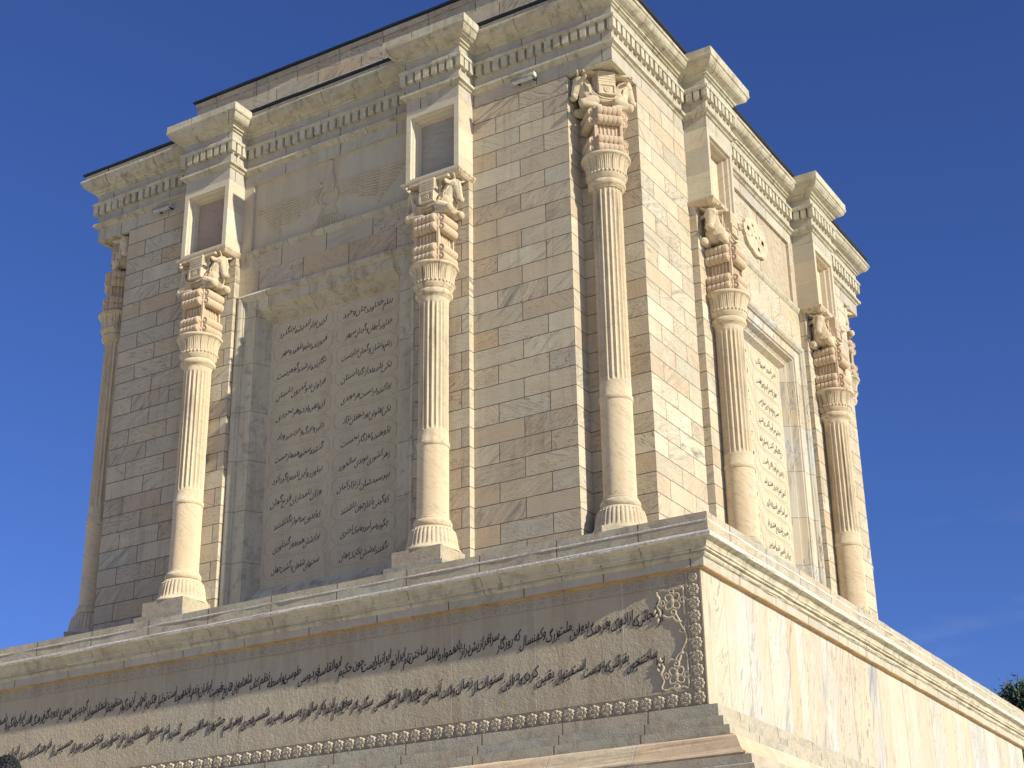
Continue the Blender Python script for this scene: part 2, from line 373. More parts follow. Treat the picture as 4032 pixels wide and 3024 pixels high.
mb = MB()
prof = [(0.0, -2.452, 20, 0), (0.2, -2.485, 21, 0), (0.205, -2.65, 22, 0), (0.315, -2.662, 23, 0), (0.32, -2.795, 24, 0), (0.44, -2.81, 25, 0), (0.445, -2.938, 26, 0), (0.52, -2.945, 27, 1)]
cy = []
for i in range(13):
    t = i / 12
    cy.append((0.525 + 0.225 * (t ** 1.0) * (0.55 + 0.45 * t) + 0.02 * math.sin(t * math.pi), -2.95 - 0.25 * t + 0.05 * math.sin(2 * math.pi * t) * 0.6, 27, 1))
prof += cy
prof += [(0.762, -3.225, 27, 1), (0.745, -3.255, 28, 0), (0.89, -3.27, 29, 0), (0.895, -3.385, 30, 0), (0.93, -3.392, 31, 0), (0.95, -3.475, 32, 0), (1.1, -3.5, 33, 0), (1.12, -6.3, 33, 0)]
prof = prof[::-1]
prof = [(p[0], p[1], prof[min(i + 1, len(prof) - 1)][2], prof[min(i + 1, len(prof) - 1)][3]) for i, p in enumerate(prof)]
sweep(mb, PODP, prof, sub=0.35, jit=0.003)
part('podium_base', mb, [M['step'], M['warm']])

# chamber floor on top of the podium
# ------------------------------------------------------------------ inscription panel on the front of the podium
mb = MB()
def uin(x): return (x - 0.72) / 1.36 + 40
def strip(x0, x1, z0, z1, y):
    n = max(1, int(abs(x1 - x0) / 0.5))
    for i in range(n):
        a, c = x0 + (x1 - x0) * i / n, x0 + (x1 - x0) * (i + 1) / n
        mb.face([(a, y, z0), (c, y, z0), (c, y, z1), (a, y, z1)], [(uin(a), 3.04), (uin(c), 3.04), (uin(c), 3.96), (uin(a), 3.96)])
FR = -Q
XL, XR = -12 - Q, Q
strip(XL, XR, -2.46, -0.66, FR)
# raised fillets framing the field
for (a, c, z0, z1) in ((XL, XR, -2.46, -2.435), (XL + 0.2255, XR - 0.2255, -2.235, -2.205), (XL + 0.2255, XR - 0.2255, -0.862, -0.842)):
    mb.box(a, c, FR - 0.014, FR + 0.01, z0, z1, uv=(40.4, 5.5))
for (a, c) in ((XR - 0.02, XR - 0.0005), (XR - 0.225, XR - 0.2), (XL + 0.0005, XL + 0.02), (XL + 0.2, XL + 0.225)):
    mb.box(a, c, FR - 0.016, FR + 0.01, -2.4345 if a > XR - 0.1 or a < XL + 0.1 else -2.24, -0.66, uv=(40.4, 5.5))
insc = part('inscription_panel', mb, [M['rough']])
tag(insc, 'rough tan podium front carved with two lines of black script')

def rosette(mb, x, z, y, r=0.075, h=0.022, n=8):
    """flower of n petals around a boss, standing on plane y facing -y"""
    for k in range(n):
        a = k * 2 * math.pi / n; cx_, cz_ = x + math.cos(a) * r * 0.66, z + math.sin(a) * r * 0.66
        rr = r * 0.34
        rows = []
        for (q, hh) in ((1.0, 0.0), (0.85, 0.75), (0.45, 1.0), (0.0001, 0.7)):
            rows.append([(cx_ + math.cos(t * math.pi / 4) * rr * q, y - h * hh, cz_ + math.sin(t * math.pi / 4) * rr * q) for t in range(8)])
        mb.grid(rows, None, closed=True)
    rows = []
    for (q, hh) in ((0.34, 0.0), (0.33, 0.9), (0.24, 1.1), (0.2, 0.6), (0.1, 1.0), (0.0001, 1.1)):
        rows.append([(x + math.cos(t * math.pi / 5) * r * q, y - h * hh, z + math.sin(t * math.pi / 5) * r * q) for t in range(10)])
    mb.grid(rows, None, closed=True)

mb = MB()
x = 1.762
while x > XL + 0.1:
    rosette(mb, x, -2.342, FR, 0.09, 0.03); x -= 0.19
x = 1.762 - 0.19
while x > XL + 0.1:
    k0 = len(mb.mi); rosette(mb, x, -0.76, FR, 0.076, 0.012); x -= 0.19
    for q in range(k0, len(mb.mi)): mb.mi[q] = 1
for k in range(1, 9):
    for xx in (1.768, XL + 0.12): rosette(mb, xx, -2.342 + 0.1765 * k, FR, 0.085, 0.03)
for xx in (1.768,): rosette(mb, xx, -0.76, FR, 0.07, 0.025)
part('rosette_border', mb, [M['relief'], M['rough']], insc)

def tube(mb, pts, rad, seg=6, mi=0, cap=True, T=None):
    pts = [Vector(p) for p in pts]; rows = []
    up = None
    for i, p in enumerate(pts):
        d = (pts[min(i + 1, len(pts) - 1)] - pts[max(i - 1, 0)]).normalized()
        if up is None: up = d.orthogonal().normalized()
        a = (up - d * up.dot(d)).normalized(); up = a; c = d.cross(a)
        r = rad[i] if isinstance(rad, (list, tuple)) else rad
        row = [p + (a * math.cos(t * 2 * math.pi / seg) + c * math.sin(t * 2 * math.pi / seg)) * r for t in range(seg)]
        rows.append([T(*q) if T else q for q in row])
    if cap:
        e0 = T(*pts[0]) if T else pts[0]; e1 = T(*pts[-1]) if T else pts[-1]
        rows = [[e0] * seg] + rows + [[e1] * seg]
    mb.grid(rows, None, closed=True, mi=mi)

def ornament(cx_, cz_, flip):
    mb = MB(); y = FR - 0.004
    def P(a, c): return (cx_ + a, y, cz_ + c * flip)
    def curve(f, n, r): tube(mb, [P(*f(i / (n - 1))) for i in range(n)], r, 6)
    for k in range(4):                                      # four petals of the central flower
        a = math.pi / 4 + k * math.pi / 2
        def pet(t, a=a):
            w = math.sin(t * 2 * math.pi); l = 0.065 * (1 - math.cos(t * 2 * math.pi))
            return (math.cos(a) * l - math.sin(a) * w * 0.05, math.sin(a) * l + math.cos(a) * w * 0.045)
        curve(pet, 18, 0.017)
        def cur(t, a=a):
            rr = 0.05 * (1 - 0.75 * t); an = a + math.pi / 4 + t * 7.5
            return (math.cos(a + math.pi / 4) * 0.145 + math.cos(an) * rr, math.sin(a + math.pi / 4) * 0.145 + math.sin(an) * rr)
        curve(cur, 20, 0.017)
    curve(lambda t: (-0.2 + 0.02 * math.sin(t * 12), -0.17 + 0.33 * t), 14, 0.018)
    curve(lambda t: (-0.19 + 0.35 * t, 0.17 + 0.012 * math.sin(t * 14)), 14, 0.018)
    curve(lambda t: (0.165, -0.19 + 0.36 * t), 8, 0.017)
    # trailing leaf and the lobed edge that runs down the frame
    curve(lambda t: (-0.15 + 0.28 * t + 0.03 * math.sin(t * 6), -0.17 - 0.1 * t - 0.02 * math.sin(t * 9)), 16, 0.019)
    curve(lambda t: (0.02 + 0.16 * t, -0.19 - 0.32 * t ** 1.6 + 0.02 * math.sin(t * 9)), 16, 0.017)
    for k in range(3):
        a, c = -0.24 + 0.02 * k, -0.08 - 0.06 * k
        tube(mb, [P(a, c), P(a - 0.03, c - 0.03), P(a - 0.02, c - 0.06)], [0.018, 0.022, 0.006], 6)
    rows = []
    for q, hh in ((0.045, 0), (0.03, 0.02), (0.0001, 0.02)): rows.append([(cx_ + math.cos(t * math.pi / 4) * q, y - hh, cz_ + math.sin(t * math.pi / 4) * q) for t in range(8)])
    mb.grid(rows, None, closed=True)
    return part('corner_ornament', mb, [M['relief']], insc)
ornament(1.455, -1.045, 1); ornament(1.46, -2.02, -1)
mb = MB()
for sgn, zc in ((1, -1.44), (-1, -1.7)):
    tube(mb, [(1.655 - 0.13 * math.exp(-((t - 0.5) / 0.1) ** 2) - 0.035 * abs(math.sin(t * math.pi * 2)), FR - 0.004, zc + (t - 0.5) * 0.3) for t in [i / 24 for i in range(25)]], 0.012, 6)
part('lobed_edge', mb, [M['relief']], insc)

# ------------------------------------------------------------------ Persian lettering
FORMS = {}
for ch, cp, n in (('آ', 0xFE81, 2), ('ا', 0xFE8D, 2), ('ب', 0xFE8F, 4), ('ت', 0xFE95, 4), ('ث', 0xFE99, 4), ('ج', 0xFE9D, 4), ('ح', 0xFEA1, 4), ('خ', 0xFEA5, 4), ('د', 0xFEA9, 2), ('ذ', 0xFEAB, 2), ('ر', 0xFEAD, 2), ('ز', 0xFEAF, 2), ('س', 0xFEB1, 4), ('ش', 0xFEB5, 4), ('ص', 0xFEB9, 4), ('ض', 0xFEBD, 4), ('ط', 0xFEC1, 4), ('ظ', 0xFEC5, 4), ('ع', 0xFEC9, 4), ('غ', 0xFECD, 4), ('ف', 0xFED1, 4), ('ق', 0xFED5, 4), ('ل', 0xFEDD, 4), ('م', 0xFEE1, 4), ('ن', 0xFEE5, 4), ('ه', 0xFEE9, 4), ('و', 0xFEED, 2), ('ئ', 0xFE89, 4), ('پ', 0xFB56, 4), ('چ', 0xFB7A, 4), ('ژ', 0xFB8A, 2), ('ک', 0xFB8E, 4), ('گ', 0xFB92, 4), ('ی', 0xFBFC, 4)):
    FORMS[ch] = (cp, n)
def shape(word):
    out = []; prev = False; i = 0
    while i < len(word):
        ch = word[i]
        if ch == 'ل' and i + 1 < len(word) and word[i + 1] == 'ا':
            out.append(chr(0xFEFC if prev else 0xFEFB)); prev = False; i += 2; continue
        cp, n = FORMS[ch]
        nxt = i + 1 < len(word) and n == 4
        k = (3 if nxt else 1) if prev else (2 if nxt else 0)
        out.append(chr(cp + k)); prev = (n == 4); i += 1
    return ''.join(reversed(out))
_tc = bpy.data.curves.new('t', 'FONT'); _tc.resolution_u = 2; _tc.fill_mode = 'BOTH'
_to = bpy.data.objects.new('t', _tc); S.collection.objects.link(_to)
_cache = {}
def word_mesh(w, ext, off):
    key = (w, ext, off)
    if key not in _cache:
        _tc.body = shape(w); _tc.extrude = ext; _tc.offset = off
        bpy.context.view_layer.update()
        me = bpy.data.meshes.new_from_object(_to.evaluated_get(bpy.context.evaluated_depsgraph_get()))
        vs = [v.co.copy() for v in me.vertices]; fs = [(list(p.vertices), p.normal.z) for p in me.polygons]
        bpy.data.meshes.remove(me)
        x0 = min(v.x for v in vs); x1 = max(v.x for v in vs)
        _cache[key] = (vs, fs, x0, x1)
    return _cache[key]
def write(mb, words, xr, xl, zb, size, T, depth, slope=0.2, lean=0.1, off=0.012, rise=0.17, lap=0.22, d0=0.0, stag=0.0):
    """set the words from xr (right) to xl (left) on baseline zb; T(x,out,z) places them"""
    ws = [word_mesh(w, depth / size / 2, off) for w in words]
    # each word runs downhill to the left and the next one starts above its tail, as in a hanging script
    gaps = [-lap * min(p[3] - p[2], q[3] - q[2], 1.6) + 0.1 for p, q in zip(ws, ws[1:])] + [0]
    tot = sum(w[3] - w[2] for w in ws) + sum(gaps)
    sx = (xr - xl) / tot
    x = xr
    for wi, ((vs, fs, x0, x1), gp) in enumerate(zip(ws, gaps)):
        up = stag * (1 if wi % 2 else -1)
        k = len(mb.v); wd = (x1 - x0) * sx
        sl_ = slope * min(1.0, rise / (slope * wd))
        for v in vs:
            lx = (v.x - x1) * sx; lz = v.y * size
            mb.v.append(T(x + lx + lean * lz, d0 + v.z * size + depth * 0.5, zb + up + lz + sl_ * (lx + wd * 0.5)))
        for f, nz in fs:
            mb.f.append([k + i for i in f]); mb.uv.extend([(0.25, 0.5)] * len(f)); mb.mi.append(0 if abs(nz) > 0.5 else 1); mb.sm.append(False)
        x -= wd + gp * sx
LINE1 = 'از آنجائی که اراده پاک و فرهنگ پرور این ملت بزرگ و کهنسال که روزگار سرافرازیش دراز باد همواره بر بلند ساختن نام ایران و ایرانیان است چون حکیم ابوالقاسم فردوسی طوسی بواسطه نظم کتاب شاهنامه زبان و تاریخ و قومیت ایرانیان را زنده و پاینده نموده است تجلیل و تکریم نام نامی آن بزرگوار منظور نظر بلند دانشوران گردید پس جمعی از پروردگان فرهنگ و ادب ایرانی بانگیزه پاسداری از میراث فرهنگی این سرزمین این بنای یادبود را'
LINE2 = 'برپا ساختند چون بقرائنی که در دست است میتوان یقین کرد که در این سنوات از زمان ولادت آن سخن سنج یگانه هزار سال تمام شمسی میگذرد و در موقع انجام این بنا که در سال هزار و سیصد و سیزده شمسی هجری بود مراسم جشن هزار ساله فردوسی گسترده شد و بسیاری از دانشمندان جهان در آن جشن فرخنده شرکت جستند بهزاد حسینی از فرهنگ دوستان ایران حضور خود در جشن را یادگار روان تابناک فردوسی شاد باد'
mb = MB()
TF = lambda x, o, z: (x, FR - o, z)
def anchored(line, zb, stops):
    w = line.split(); marks = [(w.index(q) if isinstance(q, str) else q, x_) for q, x_ in stops]
    for (i0, xa), (i1, xb) in zip(marks, marks[1:]): write(mb, w[i0:i1], xa, xb + 0.02, zb, 0.21, TF, 0.007, slope=0.27, lean=0.1, off=0.005, lap=0.27, rise=0.16, stag=0.032)
anchored(LINE1, -1.265, [(0, 1.30), ('روزگار', -1.0), ('حکیم', -3.75), ('کتاب', -5.5), ('تجلیل', -7.35), ('پس', -9.3), ('میراث', -11.35), (999, -13.3)])
anchored(LINE2, -1.815, [(0, 1.30), ('یقین', -0.35), ('ولادت', -1.95), ('میگذرد', -3.35), ('سیصد', -4.7), ('گسترده', -7.0), ('بهزاد', -9.1), (999, -13.3)])
part('lettering', mb, [M['ink'], M['inkside']], insc)

# ------------------------------------------------------------------ chamber walls
mb = MB()
for k in range(4):
    T = side(k)
    segs = [((INN, -INN), (NOT, -INN), 'n'), ((NOT, -INN), (NOT, 0), 'n'), ((NOT, 0), (U1, 0), 'w'), ((U1, 0), (U1, PIL), 'n'), ((U1, PIL), (U2, PIL), 'p'), ((U2, PIL), (U2, 0), 'n'),
            ((U3, 0), (U3, PIL), 'n'), ((U3, PIL), (U4, PIL), 'p'), ((U4, PIL), (U4, 0), 'n'), ((U4, 0), (12 - NOT, 0), 'w2'), ((12 - NOT, 0), (12 - NOT, -INN), 'n'), ((12 - NOT, -INN), (12 - INN, -INN), 'n')]
    if k > 1: segs.append(((U2, 0), (U3, 0), 'w'))
    for i, (a, c, kind) in enumerate(segs):
        base = k * 200 + i * 10
        if kind in ('w', 'w2'): ua, ub = base, base + (c[0] - a[0]) / 0.963
        elif kind == 'p': ua, ub = base + 0.0, base + 1.16
        else: ua, ub = base + 0.53, base + 0.97
        n = 2 if kind in ('w', 'w2') else 1
        ztop = 7.6 if i in (3, 4, 5, 6, 7, 8) else ZA
        for j in range(n):
            t0, t1 = j / n, (j + 1) / n
            p = [a[q] + (c[q] - a[q]) * t0 for q in (0, 1)]; r = [a[q] + (c[q] - a[q]) * t1 for q in (0, 1)]
            u0, u1 = ua + (ub - ua) * t0, ua + (ub - ua) * t1
            mb.face([T(p[0], p[1], 0), T(r[0], r[1], 0), T(r[0], r[1], ztop), T(p[0], p[1], ztop)], [(u0, vz(0)), (u1, vz(0)), (u1, vz(ztop)), (u0, vz(ztop))])
    if k < 2:    # plain courses of the bay between the ledge and the tablet frame
        for z0, z1 in ((6.75, 7.185), (7.185, 7.55)):
            r = 30 + (z0 > 7) + k * 4; n = 6
            for j in range(n):
                s0, s1 = U2 + (U3 - U2) * j / n, U2 + (U3 - U2) * (j + 1) / n
                uu = [(s0 / 1.05 + k * 60 + 0.3, 0), (s1 / 1.05 + k * 60 + 0.3, 0)]
                mb.face([T(s0, 0, z0), T(s1, 0, z0), T(s1, 0, z1), T(s0, 0, z1)], [(uu[0][0], r + 0.02), (uu[1][0], r + 0.02), (uu[1][0], r + 0.98), (uu[0][0], r + 0.98)])
part('chamber_wall', mb, [M['ashlar']])

# ------------------------------------------------------------------ bays: ledge, relief panel, tablet
ROWS = [('بنام خداوند جان و خرد', 'کزین برتر اندیشه برنگذرد'), ('خداوند کیهان و گردان سپهر', 'فروزنده ماه و ناهید و مهر'), ('ز نام و نشان و گمان برترست', 'نگارنده بر شده گوهرست'), ('یکی نامه بد از گه باستان', 'فراوان بدو اندرون داستان'), ('پراکنده در دست هر موبدی', 'ازو بهره برده هر بخردی'), ('یکی پهلوان بود دهقان نژاد', 'دلیر و بزرگ و خردمند و راد'), ('پژوهنده روزگار نخست', 'گذشته سخنها همه باز جست'), ('ز هر کشوری موبدی سالخورد', 'بیاورد و این نامه را گرد کرد'), ('بپرسیدشان از نژاد کیان', 'وزان نامداران فرخ گوان'), ('که گیتی بآغاز چون داشتند', 'که ایدون بما خوار بگذاشتند'), ('چگونه سر آمد به نیک اختری', 'برایشان همه روز گندآوری'), ('بگفتند پیشش یکایک مهان', 'سخنهای شاهان و گشت جهان')]
ROWS2 = [('بدین نامه بر عمرها بگذرد', 'بخواند هر آنکس که دارد خرد'), ('جهان از سخن کردم چون بهشت', 'ازین بیش تخم سخن کس نکشت'), ('بسی رنج بردم درین سال سی', 'عجم زنده کردم بدین پارسی'), ('زمانم سر آورد گفت و شنید', 'چو روز جوانی به پیری رسید'), ('رخ لاله گون گشت برسان ماه', 'چو کافور شد رنگ ریش سیاه'), ('ز پیری خم آورد بالای راست', 'هم از نرگسان روشنائی بکاست'), ('کنون عمر نزدیک هشتاد شد', 'امیدم به یکباره بر باد شد'), ('سر آمد کنون قصه یزدگرد', 'بماه سفندارمذ روز ارد'), ('ز هجرت شده پنج هشتاد بار', 'بنام جهان داور کردگار'), ('چو این نامور نامه آمد ببن', 'ز من روی کشور شود پر سخن')]
TABD = -0.32
for k in range(2):
    T = side(k)
    # ledge under the relief and moulding strip over the frame
    mb = MB()
    def bar(s0, s1, pr, mi=0, lu=0.85):
        n = int((s1 - s0) / 0.4)
        for (a, c) in zip(pr, pr[1:]):
            for j in range(n):
                sa, sb = s0 + (s1 - s0) * j / n, s0 + (s1 - s0) * (j + 1) / n
                v = 11.5 + 2 * k
                mb.face([T(sa, a[0], a[1]), T(sb, a[0], a[1]), T(sb, c[0], c[1]), T(sa, c[0], c[1])], [(sa / lu, v), (sb / lu, v), (sb / lu, v), (sa / lu, v)], mi)
    bar(U2, U3, [(0, 7.535), (0.02, 7.55), (0.045, 7.585), (0.058, 7.615), (0.06, 7.645), (0.0, 7.66)])
    led = part('ledge_moulding', mb, [M['mould']])
    # panel above the ledge
    mb = MB()
    loops(mb, T, [(U2, U3, 7.655, ZA, 0.0), (4.17, 7.83, 7.662, 9.125, 0.0, 0), (4.175, 7.825, 7.667, 9.12, -0.055)], 0, 0, lambda s, z: (s / 1.8 + k * 9, 70.5))
    rel = part('relief_panel', mb, [M['tablet'] if k == 0 else M['ashlar']])
    # tablet with splayed frame
    mb = MB()
    o = 0.75
    def fu(s, z, e): return ((z if e % 2 else s) / 0.95 + e * 3.3, 50.5 + 2 * k + 4 * e)
    fl = [(U2, U3, -0.0, 6.752, 0.0), (U2 + 0.005, U3 - 0.005, 0.3, 6.747, 0.03), (U2 + 0.03, U3 - 0.03, 0.31, 6.73, 0.055), (U2 + 0.08, U3 - 0.08, 0.33, 6.69, 0.07), (U2 + 0.13, U3 - 0.13, 0.35, 6.64, 0.055), (U2 + 0.155, U3 - 0.155, 0.36, 6.61, 0.02),
          (U2 + 0.175, U3 - 0.175, 0.38, 6.6, 0.02), (U2 + 0.18, U3 - 0.18, 0.385, 6.595, -0.02), (U2 + 0.43, U3 - 0.43, 0.64, 6.41, -0.025), (U2 + 0.435, U3 - 0.435, 0.65, 6.4, -0.05), (U2 + 0.45, U3 - 0.45, 0.68, 6.37, -0.06), (U2 + 0.48, U3 - 0.48, 0.75, 6.33, -0.16), (U2 + 0.5, U3 - 0.5, 0.85, 6.28, -0.2),
          (U2 + 0.52, U3 - 0.52, 0.9, 6.25, -0.2), (U2 + 0.6, U3 - 0.6, 1.06, 6.18, TABD)]
    frm_mb = mb
    loops(mb, T, fl, 0, None, fu)
    tb = MB()
    a = fl[-1]
    loops(tb, T, [(a[0], a[1], a[2], a[3], TABD)], 0, 0, lambda s, z: (0.3 + k, 0.5))
    tab = part('inscription_tablet', tb, [M['tablet']])
    tag(tab, 'grey beige tablet of black verse in two columns' if k == 0 else 'sunlit cream tablet of black verse in two columns')
    part('tablet_frame', frm_mb, [M['mould'] if k == 0 else M['slab']], tab)
    lm = MB(); cm = MB()
    TT = lambda s, oo, z: T(s, TABD + oo, z)
    rows = ROWS if k == 0 else ROWS2
    for i, (w1, w2) in enumerate(rows):
        z = 5.95 - 0.4155 * i
        jr = random.uniform(-0.06, 0.06)
        write(lm, w1.split(), 7.27, 6.21 + jr, z - 0.06, 0.165, TT, 0.004, slope=0.34, lean=0.12, off=-0.004, rise=0.12, lap=0.16)
        write(lm, w2.split(), 5.82, 4.74 + jr, z - 0.06, 0.165, TT, 0.004, slope=0.34, lean=0.12, off=-0.004, rise=0.12, lap=0.16)
        for (s0, s1) in ((4.6, 5.96), (6.04, 7.4)):          # cartouche round each hemistich
            zt, zl, e = z + 0.185, z - 0.185, 0.11
            pts = [(s0 + e, zl), (s1 - e, zl), (s1 - e * 0.6, zl + 0.05), (s1 - e * 0.15, zl + 0.08), (s1, z), (s1 - e * 0.15, zt - 0.08), (s1 - e * 0.6, zt - 0.05), (s1 - e, zt), (s0 + e, zt), (s0 + e * 0.6, zt - 0.05), (s0 + e * 0.15, zt - 0.08), (s0, z), (s0 + e * 0.15, zl + 0.08), (s0 + e * 0.6, zl + 0.05), (s0 + e, zl)]
            tube(cm, [(p, TABD + 0.001, q) for p, q in pts], 0.008, 4, T=T, cap=False)
    part('lettering', lm, [M['ink'], M['ink']], tab)
    part('cartouche_border', cm, [M['tablet']], tab)
    if k == 0: REL = rel
    else: REL2 = rel

# winged figure carved on the front relief panel
mb = MB(); T = side(0); D0 = -0.055
def plate(pts, h, inset=0.012, d=D0):
    c = Vector((sum(p[0] for p in pts) / len(pts), sum(p[1] for p in pts) / len(pts)))
    top = [(p[0] + (c.x - p[0]) * inset / max(0.03, math.hypot(p[0] - c.x, p[1] - c.y)), p[1] + (c.y - p[1]) * inset / max(0.03, math.hypot(p[0] - c.x, p[1] - c.y))) for p in pts]
    n = len(pts)
    for i in range(n):
        j = (i + 1) % n
        mb.face([T(pts[i][0], d, pts[i][1]), T(pts[j][0], d, pts[j][1]), T(top[j][0], d + h, top[j][1]), T(top[i][0], d + h, top[i][1])])
    mb.face([T(p[0], d + h, p[1]) for p in top])
def feather(p0, p1, w, h=0.022):
    d = Vector((p1[0] - p0[0], p1[1] - p0[1])); nrm = Vector((-d.y, d.x)).normalized() * w
    tube(mb, [(p0[0] + d.x * t, D0, p0[1] + d.y * t) for t in (0, 0.3, 0.6, 0.9, 1.0)], [w * 0.7, w * 0.9, w, w, w * 0.5], 6, T=T)
for sg in (-1, 1):
    for tier, (r0, r1, n) in enumerate(((0.2, 0.74, 8), (0.68, 1.22, 10), (1.14, 1.78, 12))):
        for i in range(n):
            sl_ = math.tan(R(1.0 + 2.1 * i)); zb = 8.56 - 0.036 * i
            e = r1 * (1 - 0.012 * i - (0.02 * i if tier == 2 else 0))
            feather((5.97 + sg * r0, zb - sl_ * r0 * 0.55), (5.97 + sg * e, zb - sl_ * e * 0.55), 0.024)
    tube(mb, [(5.97 + sg * (0.1 + 0.16 * math.sin(t * 2.2)), D0, 8.15 - 0.42 * t) for t in [i / 10 for i in range(9)]] + [(5.97 + sg * (0.33 + 0.05 * math.cos(a)), D0, 7.8 + 0.05 * math.sin(a)) for a in (-2.4, -1.2, 0, 1.2)], 0.016, 6, T=T)
for i in range(9):                                           # tail of feathers in two tiers
    a = (i - 4) / 4
    feather((5.97 + a * 0.09, 8.14), (5.97 + a * 0.17, 7.95), 0.022); feather((5.97 + a * 0.17, 7.96), (5.97 + a * 0.27, 7.74), 0.025)
tube(mb, [(5.97 + 0.2 * math.cos(t * math.pi / 14), D0, 8.33 + 0.2 * math.sin(t * math.pi / 14)) for t in range(29)], 0.036, 6, T=T, cap=False)
plate([(5.86, 8.42), (6.1, 8.42), (6.12, 8.6), (6.09, 8.76), (6.05, 8.84), (6.06, 8.93), (6.05, 9.1), (5.93, 9.1), (5.92, 8.95), (5.895, 8.9), (5.905, 8.86), (5.86, 8.8), (5.89, 8.74), (5.86, 8.6)], 0.05)
plate([(5.94, 8.66), (5.94, 8.6), (5.8, 8.56), (5.74, 8.62), (5.7, 8.68), (5.73, 8.7), (5.8, 8.62)], 0.035)
for i in range(7): plate([(5.93, 8.45 + i * 0.05), (6.08, 8.45 + i * 0.05), (6.08, 8.465 + i * 0.05), (5.93, 8.465 + i * 0.05)], 0.056, 0.004)
part('winged_figure', mb, [M['tablet']], REL)

# pierced rosette on the right relief panel
mb = MB(); T = side(1)
def flat(name_pts, holes, d0, d1):
    bm = bmesh.new(); es = []
    for lp in [name_pts] + holes:
        vs = [bm.verts.new((p[0], 0, p[1])) for p in lp]
        es += [bm.edges.new((vs[i], vs[(i + 1) % len(vs)])) for i in range(len(vs))]
    bmesh.ops.triangle_fill(bm, use_beauty=True, edges=es)
    for f in bm.faces: mb.face([T(v.co.x, d1, v.co.z) for v in (f.verts if f.normal.y < 0 else reversed(f.verts))], mi=0)
    for li, lp in enumerate([name_pts] + holes):
        for i in range(len(lp)):
            j = (i + 1) % len(lp)
            mb.face([T(lp[i][0], d0, lp[i][1]), T(lp[j][0], d0, lp[j][1]), T(lp[j][0], d1, lp[j][1]), T(lp[i][0], d1, lp[i][1])], mi=0 if li == 0 else 1)
    bm.free()
oc = (6.0, 8.4)
outer = []
for i in range(96):
    t = i * 2 * math.pi / 96; r = 0.9 + 0.1 * abs(math.cos(t * 4)) ** 0.7
    outer.append((oc[0] + 0.6 * r * math.cos(t), oc[1] + 0.39 * r * math.sin(t)))
holes = []
for (a, c, w, h) in ((-0.38, 0.05, 0.07, 0.055), (-0.13, 0.22, 0.06, 0.05), (0.33, 0.02, 0.08, 0.065), (0.1, -0.22, 0.06, 0.05), (0.0, 0.0, 0.04, 0.035), (-0.2, -0.02, 0.03, 0.025), (0.17, 0.08, 0.03, 0.025), (-0.05, 0.12, 0.025, 0.02), (0.08, -0.08, 0.02, 0.02)):
    holes.append([(oc[0] + a + w * math.cos(t * math.pi / 4) * (1.1 if t % 2 else 0.75), oc[1] + c + h * math.sin(t * math.pi / 4) * (1.1 if t % 2 else 0.75)) for t in range(8)])
flat(outer, holes, -0.056, 0.012)
mb.face([T(oc[0] + 0.5 * math.cos(t * math.pi / 12), -0.05, oc[1] + 0.33 * math.sin(t * math.pi / 12)) for t in range(24)], mi=1)  # dark sheet just behind the plate, painted shade instead of a real cavity
for t in range(8):
    a = t * math.pi / 4 + 0.39
    tube(mb, [(oc[0] + 0.6 * r * math.cos(a), 0.012, oc[1] + 0.39 * r * math.sin(a)) for r in (0.25, 0.4, 0.55, 0.8)], [0.006, 0.012, 0.012, 0.005], 5, T=T)
part('rosette_grille', mb, [M['carved'], M['hole_shade']], REL2)

# ------------------------------------------------------------------ entablature
ent = poly([(0, 0), (U1, 0), (U1, BLK), (U2, BLK), (U2, 0), (U3, 0), (U3, BLK), (U4, BLK), (U4, 0)])
mb = MB()
prof = [(0, ZA, 2, 1), (0, 9.372, 3, 0), (0.018, 9.376, 3, 0)] + arc(0.03, 9.385, 0.088, 9.425, -0.012, 4, 3, 0) + [(0.092, 9.43, 3, 0), (0.092, 9.478, 3, 0), (0.02, 9.49, 4, 1), (0.02, 9.715, 4, 1)]
sweep(mb, ent, prof, lu=1.3, sub=0.45, jit=0.002)
mb.face([(p[0], p[1], ZA + 0.001) for p in reversed(ent)], [(0.2, 60.5)] * len(ent), 0)
for k in range(4):                                          # sunk panel in the soffit over each corner column
    T = side(k)
    mb.box(11.115, 11.998, -0.09, -0.002, ZA - 0.03, ZA, T=T, uv=(0.2, 60.5), top=False)
    mb.box(0.09, 0.885, -0.09, -0.002, ZA - 0.03, ZA, T=T, uv=(0.2, 60.5), top=False)
part('architrave', mb, [M['mould'], M['grey_mould']])

